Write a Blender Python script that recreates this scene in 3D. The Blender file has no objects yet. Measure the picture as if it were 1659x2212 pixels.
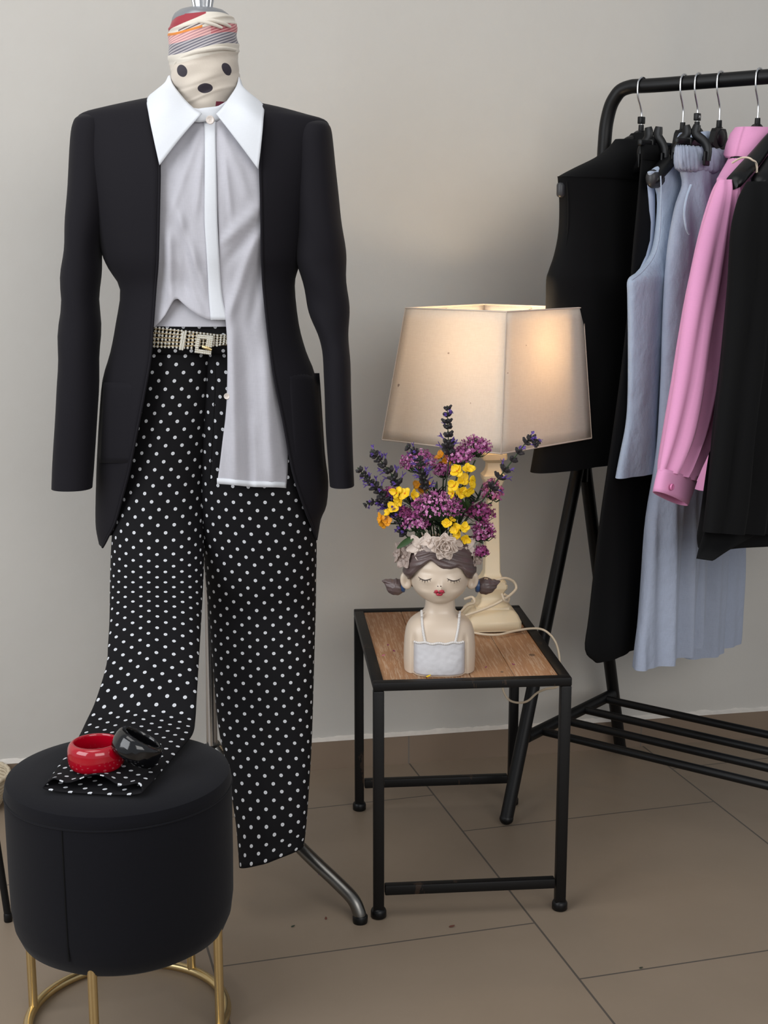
import bpy, bmesh, math, random
from math import sin, cos, pi, sqrt, radians, asin, acos, atan2, exp, floor as ffloor
from mathutils import Vector, Matrix, noise

random.seed(7)
V = Vector
S = bpy.context.scene
COL = S.collection

# ------------------------------------------------------------------ camera
FPX, PITCH, CAMH = 2931.6, 0.19244, 1.15
cd = bpy.data.cameras.new('camera')
cam = bpy.data.objects.new('camera', cd)
COL.objects.link(cam)
cd.sensor_fit = 'VERTICAL'
cd.sensor_height = 36.0
cd.lens = FPX / 2212.0 * 36.0
cd.clip_start = 0.05
cam.location = (0, 0, CAMH)
cam.rotation_euler = (pi / 2 - PITCH, 0, 0)
S.camera = cam
S.view_settings.view_transform = 'Standard'
S.view_settings.look = 'None'
S.view_settings.gamma = 1.0
S.view_settings.use_curve_mapping = False
S.view_settings.exposure = 0.14

# ------------------------------------------------------------------ world + daylight
W = bpy.data.worlds.new('world')
S.world = W
W.use_nodes = True
W.node_tree.nodes['Background'].inputs[0].default_value = (0.90, 0.94, 1.0, 1)
W.node_tree.nodes['Background'].inputs[1].default_value = 0.40


def area(name, loc, target, sx, sy, power, color):
    l = bpy.data.lights.new(name, 'AREA')
    l.shape = 'RECTANGLE'
    l.size, l.size_y = sx, sy
    l.energy = power
    l.color = color
    o = bpy.data.objects.new(name, l)
    COL.objects.link(o)
    o.location = loc
    d = V(target) - V(loc)
    o.rotation_euler = d.to_track_quat('-Z', 'Y').to_euler()
    return o


area('window_daylight', (-2.2, 0.5, 1.75), (-0.2, 2.5, 0.8), 2.0, 1.8, 46, (0.93, 0.96, 1.0))
area('shopfront_daylight', (1.5, -1.7, 2.15), (0.1, 2.7, 1.35), 2.8, 2.0, 60, (1.0, 0.985, 0.96))

area('ceiling_light', (-0.7, 1.5, 2.75), (-0.6, 1.6, 0), 1.3, 1.3, 13, (1.0, 0.98, 0.95))

# ------------------------------------------------------------------ pixel measuring
CF = V((0, cos(PITCH), -sin(PITCH)))
CU = V((0, sin(PITCH), cos(PITCH)))
CO = V((0, 0, CAMH))


def ray(px, py):
    return CF + V((1, 0, 0)) * ((px - 829.5) / FPX) + CU * ((1106 - py) / FPX)


def on_z(px, py, z):
    d = ray(px, py)
    return CO + d * ((z - CAMH) / d.z)


def on_y(px, py, y):
    d = ray(px, py)
    return CO + d * (y / d.y)


def on_p(px, py, p0, n):
    d = ray(px, py)
    return CO + d * ((p0 - CO).dot(n) / d.dot(n))


def proj(p):
    d = p - CO
    z = d.dot(CF)
    return 829.5 + FPX * d.x / z, 1106 - FPX * d.dot(CU) / z


def lerp(a, b, t):
    return a + (b - a) * t


def interp(tab, x, k=1):
    """tab: rows sorted by row[0]; smooth-linear interpolation of column k"""
    if x <= tab[0][0]:
        return tab[0][k]
    for a, b in zip(tab, tab[1:]):
        if x <= b[0]:
            t = (x - a[0]) / (b[0] - a[0])
            return lerp(a[k], b[k], t)
    return tab[-1][k]


def sm(t):
    t = max(0.0, min(1.0, t))
    return t * t * (3 - 2 * t)


def catmull(pts, m=6):
    P = [V(p) for p in pts]
    P = [P[0] * 2 - P[1]] + P + [P[-1] * 2 - P[-2]]
    out = []
    for i in range(1, len(P) - 2):
        for k in range(m):
            t = k / m
            a, b, c, d = P[i - 1], P[i], P[i + 1], P[i + 2]
            out.append(0.5 * ((2 * b) + (c - a) * t + (2 * a - 5 * b + 4 * c - d) * t * t + (3 * b - a - 3 * c + d) * t ** 3))
    out.append(P[-2].copy())
    return out


def smooth_rows(rows, m=4):
    """densify numeric rows with Catmull-Rom"""
    R = [list(map(float, r)) for r in rows]
    n = len(R[0])
    R = [[2 * a - b for a, b in zip(R[0], R[1])]] + R + [[2 * a - b for a, b in zip(R[-1], R[-2])]]
    out = []
    for i in range(1, len(R) - 2):
        for k in range(m):
            t = k / m
            o = []
            for j in range(n):
                a, b, c, d = R[i - 1][j], R[i][j], R[i + 1][j], R[i + 2][j]
                # monotone-ish tangents
                m1, m2 = (c - a) / 2, (d - b) / 2
                o.append((2 * t ** 3 - 3 * t * t + 1) * b + (t ** 3 - 2 * t * t + t) * m1 + (-2 * t ** 3 + 3 * t * t) * c + (t ** 3 - t * t) * m2)
            out.append(o)
    out.append(R[-2])
    return out


# ------------------------------------------------------------------ materials
def lin(c):
    return tuple((x / 255 / 12.92) if x / 255 <= 0.04045 else ((x / 255 + 0.055) / 1.055) ** 2.4 for x in c)


class NT:
    def __init__(s, name):
        s.m = bpy.data.materials.new(name)
        s.m.use_nodes = True
        s.t = s.m.node_tree
        s.b = s.t.nodes['Principled BSDF']
        s.out = s.t.nodes['Material Output']

    def n(s, typ, **kw):
        x = s.t.nodes.new(typ)
        for k, v in kw.items():
            setattr(x, k, v)
        return x

    def l(s, a, b):
        s.t.links.new(a, b)

    def math(s, op, a, b=None, c=None):
        x = s.n('ShaderNodeMath', operation=op)
        for i, q in enumerate((a, b, c)):
            if q is None:
                continue
            if isinstance(q, (int, float)):
                x.inputs[i].default_value = q
            else:
                s.l(q, x.inputs[i])
        return x.outputs[0]

    def mix(s, f, a, b):
        x = s.n('ShaderNodeMix', data_type='RGBA')
        for sock, q in ((x.inputs['Factor'], f), (x.inputs[6], a), (x.inputs[7], b)):
            if isinstance(q, (int, float)):
                sock.default_value = q
            elif isinstance(q, tuple):
                sock.default_value = (*q[:3], 1)
            else:
                s.l(q, sock)
        return x.outputs[2]

    def obj(s):
        return s.n('ShaderNodeTexCoord').outputs['Object']

    def noise(s, scale, detail=3, vec=None, rough=0.5):
        x = s.n('ShaderNodeTexNoise')
        x.inputs['Scale'].default_value = scale
        x.inputs['Detail'].default_value = detail
        x.inputs['Roughness'].default_value = rough
        s.l(vec if vec is not None else s.obj(), x.inputs['Vector'])
        return x.outputs[0]

    def mapping(s, vec, scale=(1, 1, 1), rot=(0, 0, 0), loc=(0, 0, 0)):
        x = s.n('ShaderNodeMapping')
        x.inputs['Scale'].default_value = scale
        x.inputs['Rotation'].default_value = rot
        x.inputs['Location'].default_value = loc
        s.l(vec, x.inputs['Vector'])
        return x.outputs[0]

    def bump(s, h, strength=0.2, dist=0.002):
        x = s.n('ShaderNodeBump')
        x.inputs['Strength'].default_value = strength
        x.inputs['Distance'].default_value = dist
        s.l(h, x.inputs['Height'])
        s.l(x.outputs[0], s.b.inputs['Normal'])

    def base(s, q):
        if isinstance(q, tuple):
            s.b.inputs['Base Color'].default_value = (*q[:3], 1)
        else:
            s.l(q, s.b.inputs['Base Color'])

    def set(s, **kw):
        for k, v in kw.items():
            s.b.inputs[k.replace('_', ' ')].default_value = v


def plain(name, rgb, rough=0.5, metal=0.0, var=0.08, nscale=60, bump=0.0, bscale=200, **kw):
    t = NT(name)
    c = lin(rgb)
    n = t.noise(nscale)
    t.base(t.mix(n, tuple(x * (1 - var) for x in c), tuple(min(1, x * (1 + var)) for x in c)))
    t.set(Roughness=rough, Metallic=metal)
    for k, v in kw.items():
        t.b.inputs[k.replace('_', ' ')].default_value = v
    if bump:
        t.bump(t.noise(bscale, 2), bump, 0.001)
    return t.m


def cloth(name, rgb, rough=0.85, sheen=0.2, weave=1400, bump=0.25, var=0.06, crinkle=0.0, trans=0.0, cscale=26):
    t = NT(name)
    c = lin(rgb)
    o = t.obj()
    w1 = t.noise(weave, 1, t.mapping(o, (1, 1, 0.12)))
    w2 = t.noise(weave, 1, t.mapping(o, (0.12, 0.12, 1)))
    w = t.math('ADD', w1, w2)
    f = t.math('MULTIPLY', w, 0.5)
    t.base(t.mix(f, tuple(x * (1 - var * 2) for x in c), tuple(min(1, x * (1 + var * 2)) for x in c)))
    t.set(Roughness=rough)
    t.b.inputs['Sheen Weight'].default_value = sheen
    t.b.inputs['Sheen Roughness'].default_value = 0.5
    t.b.inputs['Specular IOR Level'].default_value = 0.2
    h = f
    if crinkle:
        cr = t.noise(cscale, 4, t.mapping(o, (1.3, 1.3, 0.8)))
        h = t.math('ADD', t.math('MULTIPLY', f, 0.15), t.math('MULTIPLY', cr, crinkle * 6))
    t.bump(h, bump, 0.001)
    if trans:
        tr = t.n('ShaderNodeBsdfTranslucent')
        tr.inputs[0].default_value = (*c, 1)
        mx = t.n('ShaderNodeMixShader')
        mx.inputs[0].default_value = trans
        t.l(t.b.outputs[0], mx.inputs[1])
        t.l(tr.outputs[0], mx.inputs[2])
        t.l(mx.outputs[0], t.out.inputs[0])
    return t.m


def dots_mat(name):
    t = NT(name)
    uv = t.n('ShaderNodeTexCoord').outputs['UV']
    sp = t.n('ShaderNodeSeparateXYZ')
    t.l(uv, sp.inputs[0])
    P = 0.0282

    def cell(off):
        a = t.math('SUBTRACT', t.math('FRACT', t.math('ADD', t.math('DIVIDE', sp.outputs[0], P), 50 + off)), 0.5)
        b = t.math('SUBTRACT', t.math('FRACT', t.math('ADD', t.math('DIVIDE', sp.outputs[1], P), 50 + off)), 0.5)
        return t.math('SQRT', t.math('ADD', t.math('MULTIPLY', a, a), t.math('MULTIPLY', b, b)))
    d = t.math('MINIMUM', cell(0), cell(0.5))
    m = t.math('LESS_THAN', d, 0.108)
    core = t.math('LESS_THAN', d, 0.05)
    dot = t.mix(core, lin((208, 210, 214)), lin((190, 192, 197)))
    t.base(t.mix(m, lin((13, 12, 15)), dot))
    t.set(Roughness=0.8)
    t.b.inputs['Sheen Weight'].default_value = 0.0
    t.b.inputs['Specular IOR Level'].default_value = 0.2
    t.bump(t.noise(1500, 1), 0.1, 0.0006)
    return t.m


M = {}
M['black_suit'] = cloth('black_suiting', (18, 16, 22), 0.8, 0.03, 1500, 0.1)
M['black_soft'] = cloth('black_soft_cloth', (11, 11, 12), 0.9, 0.0, 1200, 0.12)
M['black_lining'] = cloth('black_lining', (20, 20, 23), 0.6, 0.0)
M['white_shirt'] = cloth('white_linen', (196, 195, 202), 0.9, 0.1, 700, 0.2, 0.05, 0.0, 0.12)
M['white_collar'] = cloth('white_collar_cloth', (216, 219, 224), 0.9, 0.1, 900, 0.15, 0.02)
M['dots'] = dots_mat('polka_dot_cloth')
M['blue'] = cloth('pale_blue_linen', (164, 177, 196), 0.9, 0.1, 900, 0.9, 0.05, 1.1, 0.0, 24)
M['blue_in'] = cloth('pale_blue_lining', (176, 188, 210), 0.9, 0.1, 900, 0.3, 0.04, 0.2)
M['lilac'] = cloth('blue_lilac_linen', (158, 166, 184), 0.9, 0.1, 900, 0.8, 0.05, 0.9, 0.0, 30)
M['pink'] = cloth('pink_cotton', (236, 164, 206), 0.85, 0.1, 1000, 0.25, 0.03, 0.12, 0.1)
M['cream'] = cloth('cream_silk', (226, 208, 186), 0.6, 0.1)
M['velvet'] = cloth('midnight_velvet', (11, 11, 17), 0.95, 0.05, 500, 0.15, 0.1)
M['chrome'] = plain('chrome', (205, 206, 208), 0.25, 1.0, 0.03)
M['steel'] = plain('brushed_steel', (120, 118, 114), 0.35, 1.0, 0.06)
M['grey_cap'] = plain('grey_enamel', (140, 142, 146), 0.3, 0.35, 0.03)
M['dark_neck'] = plain('dark_neck_cloth', (72, 64, 70), 0.8)
M['body_form'] = plain('form_cover', (190, 185, 175), 0.9)
M['black_plastic'] = plain('black_plastic', (9, 9, 10), 0.4, 0.0, 0.05, Specular_IOR_Level=0.3)
M['grey_plastic'] = plain('charcoal_plastic', (42, 42, 44), 0.45, 0.0, 0.05)
M['black_metal'] = plain('black_powder_coat', (7, 7, 8), 0.45, 0.0, 0.1, 90, 0.08, 500, Specular_IOR_Level=0.3)
M['gold'] = plain('brass', (216, 192, 142), 0.3, 1.0, 0.06)
M['red'] = plain('red_lacquer', (164, 4, 28), 0.12, 0.0, 0.03, Coat_Weight=0.6)
M['black_resin'] = plain('black_resin', (10, 10, 12), 0.12, 0.0, 0.05, Coat_Weight=0.3)
M['ivory'] = plain('ivory_enamel', (216, 198, 166), 0.4, 0.0, 0.05, 14, 0.06, 90)
M['cord'] = plain('ivory_cord', (206, 190, 166), 0.45)
M['skin'] = plain('porcelain_skin', (208, 190, 170), 0.32, 0.0, 0.05, 12, 0.03, 60)
M['hair'] = plain('brown_glaze', (92, 76, 74), 0.35, 0.0, 0.12, 120, 0.25, 150)
M['crown'] = plain('blush_ceramic', (206, 190, 178), 0.45, 0.0, 0.08, 90, 0.12, 200)
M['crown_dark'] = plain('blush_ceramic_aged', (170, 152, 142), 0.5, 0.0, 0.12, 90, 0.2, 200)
M['dress'] = plain('white_ceramic_dress', (196, 194, 196), 0.55, 0.0, 0.05, 80, 0.4, 120)
M['braid'] = plain('white_ceramic_braid', (214, 210, 206), 0.5, 0.0, 0.1, 200)
M['blue_tie'] = plain('blue_glaze', (44, 74, 116), 0.35)
M['lip'] = plain('red_lip_glaze', (172, 40, 62), 0.25)
M['lash'] = plain('dark_brown_paint', (46, 34, 32), 0.6)
M['stem'] = plain('dark_green_stem', (44, 62, 34), 0.7, 0.0, 0.2)
M['leaf'] = plain('green_leaf', (48, 74, 36), 0.55, 0.0, 0.25, 40)
M['leaf_dark'] = plain('dark_leaf', (32, 46, 30), 0.6, 0.0, 0.25, 40)
M['calyx'] = plain('purple_green_calyx', (44, 40, 42), 0.7, 0.0, 0.3, 150)
M['violet'] = plain('violet_petal', (104, 78, 158), 0.6, 0.0, 0.2, 150)
M['mauve'] = plain('mauve_petal', (164, 76, 138), 0.6, 0.0, 0.18, 150)
M['mauve_light'] = plain('light_mauve_petal', (212, 142, 188), 0.6, 0.0, 0.12, 150)
M['mauve_dark'] = plain('magenta_bud', (128, 40, 94), 0.6, 0.0, 0.2, 150)
M['rose'] = plain('rose_petal', (190, 96, 140), 0.6, 0.0, 0.15, 150)
M['yellow'] = plain('yellow_petal', (238, 196, 18), 0.55, 0.0, 0.1, 120)
M['amber'] = plain('amber_petal', (224, 150, 16), 0.55, 0.0, 0.15, 120)
M['orange_eye'] = plain('orange_flower_eye', (206, 104, 18), 0.6)
M['soil'] = plain('dark_soil', (30, 26, 22), 0.95)
M['rhinestone'] = plain('rhinestone', (240, 234, 222), 0.15, 0.45, 0.25, 900)
M['rhine_set'] = plain('pale_gold_setting', (206, 186, 150), 0.3, 0.8, 0.2, 500)
M['pearl'] = plain('pearl_button', (214, 204, 196), 0.25, 0.0, 0.1, 600)
M['pink_button'] = plain('pink_button', (214, 120, 168), 0.35)
M['wicker'] = plain('beige_weave', (188, 174, 150), 0.9, 0.0, 0.15, 150)
M['crumb'] = plain('brown_crumb', (96, 52, 40), 0.8)
M['mark_white'] = plain('white_print', (220, 220, 220), 0.6)


def wall_mat():
    t = NT('warm_grey_plaster')
    n1 = t.noise(1.6, 3)
    c = t.mix(n1, lin((187, 184, 178)), lin((194, 191, 185)))
    n3 = t.noise(38, 4)
    c = t.mix(t.math('MULTIPLY', n3, 0.12), c, lin((170, 160, 150)))
    t.base(c)
    t.set(Roughness=0.7)
    t.b.inputs['Specular IOR Level'].default_value = 0.25
    h = t.math('ADD', t.math('MULTIPLY', t.noise(14, 4), 0.8), t.math('MULTIPLY', t.noise(130, 3), 0.25))
    t.bump(h, 0.3, 0.003)
    return t.m


TILE_YAW = 0.26884
TU, TV = 0.560, 0.582


def floor_mat():
    t = NT('taupe_floor_tiles')
    o = t.obj()
    m = t.mapping(o, (1, 1, 1), (0, 0, -TILE_YAW))
    sp = t.n('ShaderNodeSeparateXYZ')
    t.l(m, sp.inputs[0])
    cu = t.math('ADD', t.math('DIVIDE', t.math('SUBTRACT', sp.outputs[0], 0.83), TU), 20)
    col = t.math('FLOOR', cu)
    fu = t.math('FRACT', cu)
    odd = t.math('MODULO', col, 2.0)
    # left column joints at v=2.027, next column at v=1.836
    sh = t.math('MULTIPLY', odd, (2.027 - 1.836) / TV)
    sh = t.math('ADD', sh, 0.0)
    cv = t.math('ADD', t.math('DIVIDE', t.math('SUBTRACT', sp.outputs[1], 1.836), TV), 20)
    cv = t.math('SUBTRACT', cv, sh)
    fv = t.math('FRACT', cv)
    row = t.math('FLOOR', cv)

    def edge(f, w):
        e = t.math('MINIMUM', f, t.math('SUBTRACT', 1.0, f))
        return t.math('LESS_THAN', e, w)
    gr = t.math('MAXIMUM', edge(fu, 0.0034), edge(fv, 0.003))
    wn = t.n('ShaderNodeTexWhiteNoise', noise_dimensions='2D')
    cb = t.n('ShaderNodeCombineXYZ')
    t.l(col, cb.inputs[0])
    t.l(row, cb.inputs[1])
    t.l(cb.outputs[0], wn.inputs['Vector'])
    base = t.mix(t.noise(5, 5), lin((130, 115, 98)), lin((144, 128, 111)))
    base = t.mix(t.math('MULTIPLY', t.noise(60, 3), 0.15), base, lin((118, 104, 89)))
    base = t.mix(t.math('MULTIPLY', wn.outputs['Value'], 0.12), base, lin((152, 137, 119)))
    t.base(t.mix(gr, base, lin((84, 77, 70))))
    rg = t.math('ADD', 0.36, t.math('MULTIPLY', t.noise(9, 3), 0.16))
    t.l(rg, t.b.inputs['Roughness'])
    t.b.inputs['Specular IOR Level'].default_value = 0.35
    t.bump(t.math('SUBTRACT', t.math('MULTIPLY', t.noise(150, 2), 0.1), gr), 0.35, 0.0015)
    return t.m


def wood_mat():
    t = NT('weathered_pine')
    o = t.obj()
    sp = t.n('ShaderNodeSeparateXYZ')
    t.l(o, sp.inputs[0])
    g = t.noise(9, 6, t.mapping(o, (14, 0.9, 1)), 0.65)
    g2 = t.noise(5, 4, t.mapping(o, (3.5, 1.2, 1)))
    wv = t.n('ShaderNodeTexWave', wave_type='RINGS', rings_direction='X')
    wv.inputs['Scale'].default_value = 5
    wv.inputs['Distortion'].default_value = 6
    wv.inputs['Detail'].default_value = 3
    t.l(t.mapping(o, (5, 0.5, 1)), wv.inputs['Vector'])
    c = t.mix(g, lin((128, 86, 56)), lin((172, 130, 90)))
    c = t.mix(t.math('MULTIPLY', wv.outputs['Fac'], 0.28), c, lin((128, 82, 54)))
    wf = t.math('MULTIPLY', t.math('GREATER_THAN', t.noise(20, 6, t.mapping(o, (20, 0.9, 1)), 0.7), 0.54), 0.4)
    c = t.mix(wf, c, lin((204, 186, 162)))
    # plank tone by strip
    pl = t.math('FLOOR', t.math('DIVIDE', sp.outputs[0], 0.0765))
    wn = t.n('ShaderNodeTexWhiteNoise', noise_dimensions='1D')
    t.l(pl, wn.inputs['W'])
    c = t.mix(t.math('MULTIPLY', wn.outputs['Value'], 0.3), c, lin((156, 120, 92)))
    vo = t.n('ShaderNodeTexVoronoi')
    vo.inputs['Scale'].default_value = 10
    t.l(t.mapping(o, (1.0, 0.75, 1)), vo.inputs['Vector'])
    kn = t.math('LESS_THAN', vo.outputs['Distance'], 0.085)
    c = t.mix(t.math('MULTIPLY', kn, 0.75), c, lin((66, 46, 34)))
    t.base(c)
    t.set(Roughness=0.62)
    t.bump(g, 0.4, 0.0015)
    return t.m


def worn_metal():
    t = NT('worn_black_iron')
    n = t.noise(22, 5, t.mapping(t.obj(), (1, 1, 0.35)), 0.7)
    r = t.math('MULTIPLY', t.math('GREATER_THAN', n, 0.63), 0.55)
    t.base(t.mix(r, lin((7, 6, 6)), lin((58, 43, 32))))
    t.set(Roughness=0.5, Metallic=0.0)
    t.b.inputs['Specular IOR Level'].default_value = 0.3
    t.bump(t.noise(180, 2), 0.12, 0.001)
    return t.m


def tile_trim_mat():
    t = NT('taupe_skirting_tile')
    o = t.obj()
    sp = t.n('ShaderNodeSeparateXYZ')
    t.l(o, sp.inputs[0])
    f = t.math('FRACT', t.math('ADD', t.math('DIVIDE', sp.outputs[0], 0.557), 10.0 - 0.3925))
    e = t.math('LESS_THAN', f, 0.006)
    c = t.mix(t.noise(8, 5), lin((122, 105, 89)), lin((134, 116, 99)))
    t.base(t.mix(e, c, lin((112, 104, 97))))
    t.set(Roughness=0.45)
    t.bump(t.math('SUBTRACT', t.math('MULTIPLY', t.noise(120, 2), 0.1), e), 0.3, 0.0012)
    return t.m


def shade_mat():
    t = NT('linen_lampshade')
    o = t.obj()
    w = t.math('MULTIPLY', t.math('ADD', t.noise(700, 1, t.mapping(o, (1, 1, 0.1))), t.noise(700, 1, t.mapping(o, (0.1, 0.1, 1)))), 0.5)
    c = t.mix(w, lin((222, 210, 195)), lin((240, 230, 217)))
    sp = t.noise(70, 1)
    c = t.mix(t.math('MULTIPLY', t.math('GREATER_THAN', sp, 0.785), 0.6), c, lin((120, 84, 60)))
    t.base(c)
    t.set(Roughness=0.9)
    t.bump(w, 0.2, 0.001)
    tr = t.n('ShaderNodeBsdfTranslucent')
    t.l(c, tr.inputs[0])
    mx = t.n('ShaderNodeMixShader')
    mx.inputs[0].default_value = 0.36
    t.l(t.b.outputs[0], mx.inputs[1])
    t.l(tr.outputs[0], mx.inputs[2])
    t.l(mx.outputs[0], t.out.inputs[0])
    return t.m


M['wall'] = wall_mat()
M['floor'] = floor_mat()
M['wood'] = wood_mat()
M['iron'] = worn_metal()
M['skirting'] = tile_trim_mat()
M['mortar'] = plain('white_mortar', (206, 200, 192), 0.9, 0.0, 0.12, 60, 0.5, 90)
M['shade'] = shade_mat()


# ------------------------------------------------------------------ mesh builder
class MB:
    def __init__(s):
        s.v, s.f, s.uv, s.mi = [], [], [], []

    def add(s, vs, fs, uv=None, mi=0):
        o = len(s.v)
        s.v += [V(p) for p in vs]
        s.uv += list(uv) if uv else [(0, 0)] * len(vs)
        s.f += [tuple(i + o for i in f) for f in fs]
        s.mi += [mi] * len(fs)
        return s

    def loft(s, rings, closed=True, cap0=False, cap1=False, uvs=None, mi=0):
        n = len(rings[0])
        vs = [p for r in rings for p in r]
        fs = []
        m = n if closed else n - 1
        for i in range(len(rings) - 1):
            for j in range(m):
                k = (j + 1) % n
                fs.append((i * n + j, i * n + k, (i + 1) * n + k, (i + 1) * n + j))
        if cap0:
            fs.append(tuple(reversed(range(n))))
        if cap1:
            fs.append(tuple((len(rings) - 1) * n + j for j in range(n)))
        return s.add(vs, fs, [u for r in uvs for u in r] if uvs else None, mi)

    def tube(s, pts, rad, n=12, cap=True, mi=0, flat=1.0):
        P = [V(p) for p in pts]
        rs = [rad] * len(P) if isinstance(rad, (int, float)) else list(rad)
        rings = []
        t0 = (P[1] - P[0]).normalized()
        up = V((0, 0, 1)) if abs(t0.z) < 0.9 else V((1, 0, 0))
        nx = t0.cross(up).normalized()
        for i, p in enumerate(P):
            t = (P[min(i + 1, len(P) - 1)] - P[max(i - 1, 0)])
            if t.length < 1e-9:
                t = t0
            t = t.normalized()
            nx = (nx - t * nx.dot(t)).normalized()
            ny = t.cross(nx)
            rings.append([p + (nx * cos(2 * pi * j / n) + ny * sin(2 * pi * j / n) * flat) * rs[i] for j in range(n)])
        return s.loft(rings, True, cap, cap, None, mi)

    def box(s, c, size, rot=None, mi=0, ch=0.0):
        x, y, z = size[0] / 2, size[1] / 2, size[2] / 2
        ch = min(ch, x * .9, y * .9, z * .9)
        if ch <= 0:
            vs = [V((a * x, b * y, d * z)) for d in (-1, 1) for a, b in ((-1, -1), (1, -1), (1, 1), (-1, 1))]
            fs = [(3, 2, 1, 0), (4, 5, 6, 7), (0, 1, 5, 4), (1, 2, 6, 5), (2, 3, 7, 6), (3, 0, 4, 7)]
        else:
            bm = bmesh.new()
            bmesh.ops.create_cube(bm, size=1.0)
            for v in bm.verts:
                v.co = V((v.co.x * 2 * x, v.co.y * 2 * y, v.co.z * 2 * z))
            bmesh.ops.bevel(bm, geom=list(bm.edges), offset=ch, segments=2, affect='EDGES', profile=0.5)
            bm.verts.ensure_lookup_table()
            vs = [v.co.copy() for v in bm.verts]
            fs = [tuple(v.index for v in f.verts) for f in bm.faces]
            bm.free()
        R = rot or Matrix.Identity(3)
        return s.add([V(c) + R @ p for p in vs], fs, None, mi)

    def lathe(s, prof, c=(0, 0, 0), n=48, rot=None, cap0=False, cap1=False, mi=0, mod=None):
        R = rot or Matrix.Identity(3)
        rings = []
        for r, z in prof:
            ring = []
            for j in range(n):
                a = 2 * pi * j / n
                rr = r * (mod(a, z) if mod else 1)
                ring.append(V(c) + R @ V((rr * cos(a), rr * sin(a), z)))
            rings.append(ring)
        return s.loft(rings, True, cap0, cap1, None, mi)

    def sphere(s, c, r, seg=12, rings=8, rot=None, mi=0):
        R = rot or Matrix.Identity(3)
        rx = r if isinstance(r, (tuple, list, Vector)) else (r, r, r)
        rr = []
        for i in range(rings + 1):
            ph = pi * i / rings
            q = max(sin(ph), 0.002)
            rr.append([V(c) + R @ V((rx[0] * q * cos(2 * pi * j / seg), rx[1] * q * sin(2 * pi * j / seg), -rx[2] * cos(ph))) for j in range(seg)])
        return s.loft(rr, True, True, True, None, mi)

    def build(s, name, mat, parent=None, origin=None, angle=50, solid=0, soff=0, sub=0, bevel=0, smooth=True):
        org = V(origin) if origin is not None else (ROOT_LOC[parent.name] if parent else V((0, 0, 0)))
        me = bpy.data.meshes.new(name)
        me.from_pydata([tuple(p - org) for p in s.v], [], s.f)
        mats = mat if isinstance(mat, (list, tuple)) else [mat]
        for m in mats:
            me.materials.append(m)
        for p, i in zip(me.polygons, s.mi):
            p.material_index = i
        ul = me.uv_layers.new(name='UVMap')
        for lp in me.loops:
            ul.data[lp.index].uv = s.uv[lp.vertex_index]
        me.validate()
        bm = bmesh.new()
        bm.from_mesh(me)
        bmesh.ops.recalc_face_normals(bm, faces=bm.faces)
        bm.to_mesh(me)
        bm.free()
        if smooth:
            me.shade_smooth()
            me.set_sharp_from_angle(angle=radians(angle))
        o = bpy.data.objects.new(name, me)
        COL.objects.link(o)
        if parent:
            o.parent = parent
            ROOT_LOC[o.name] = org
        else:
            o.location = org
            ROOT_LOC[o.name] = org
        if sub:
            md = o.modifiers.new('sub', 'SUBSURF')
            md.levels = md.render_levels = sub
        if solid:
            md = o.modifiers.new('solid', 'SOLIDIFY')
            md.thickness = solid
            md.offset = soff
        if bevel:
            md = o.modifiers.new('bev', 'BEVEL')
            md.width = bevel
            md.segments = 2
        return o


ROOT_LOC = {}


def tag(o, label=None, cat=None, group=None, kind=None):
    if label:
        o['label'] = label
    if cat:
        o['category'] = cat
    if group:
        o['group'] = group
    if kind:
        o['kind'] = kind
    return o


def thing(name, label, cat, loc, group=None, rotz=0.0):
    o = bpy.data.objects.new(name, None)
    COL.objects.link(o)
    o.empty_display_size = 0.05
    o.location = loc
    o.rotation_euler = (0, 0, rotz)
    ROOT_LOC[o.name] = V(loc)
    return tag(o, label, cat, group)


def se(a, n):
    """super-ellipse direction"""
    c, s_ = cos(a), sin(a)
    return (math.copysign(abs(c) ** (2 / n), c), math.copysign(abs(s_) ** (2 / n), s_))


def Rz(a):
    return Matrix.Rotation(a, 3, 'Z')


def nz(p, sc):
    return noise.noise(V(p) * sc)


# ================================================================== SETTING
WY = 0.19458
wdir = V((cos(WY), sin(WY), 0))
wn = V((sin(WY), -cos(WY), 0))            # towards the camera
wp = V((-0.16, 2.8735, 0))                # foot of the skirting's face


def wall_pt(s, off, z):
    return wp + wdir * s + wn * off + V((0, 0, z))


SKH = 0.066
mb = MB()
mb.add([(-3.2, -2.4, 0), (3.2, -2.4, 0), (3.2, 4.2, 0), (-3.2, 4.2, 0), (-3.2, -2.4, -.05), (3.2, -2.4, -.05), (3.2, 4.2, -.05), (-3.2, 4.2, -.05)],
       [(0, 1, 2, 3), (7, 6, 5, 4), (0, 4, 5, 1), (1, 5, 6, 2), (2, 6, 7, 3), (3, 7, 4, 0)])
tag(mb.build('floor', M['floor'], smooth=False), 'taupe square floor tiles with thin grout lines', None, None, 'structure')


def slab(name, mat, s0, s1, z0, z1, o0, o1, label):
    m = MB()
    vs = [wall_pt(s, o, z) - wp for z in (z0, z1) for s, o in ((s0, o0), (s1, o0), (s1, o1), (s0, o1))]
    R = Rz(-WY)
    m.add([R @ v for v in vs], [(3, 2, 1, 0), (4, 5, 6, 7), (0, 1, 5, 4), (1, 2, 6, 5), (2, 3, 7, 6), (3, 0, 4, 7)])
    o = m.build(name, mat, origin=(0, 0, 0), smooth=False)
    o.location = wp
    o.rotation_euler = (0, 0, WY)
    return tag(o, label, None, None, 'structure')


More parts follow.
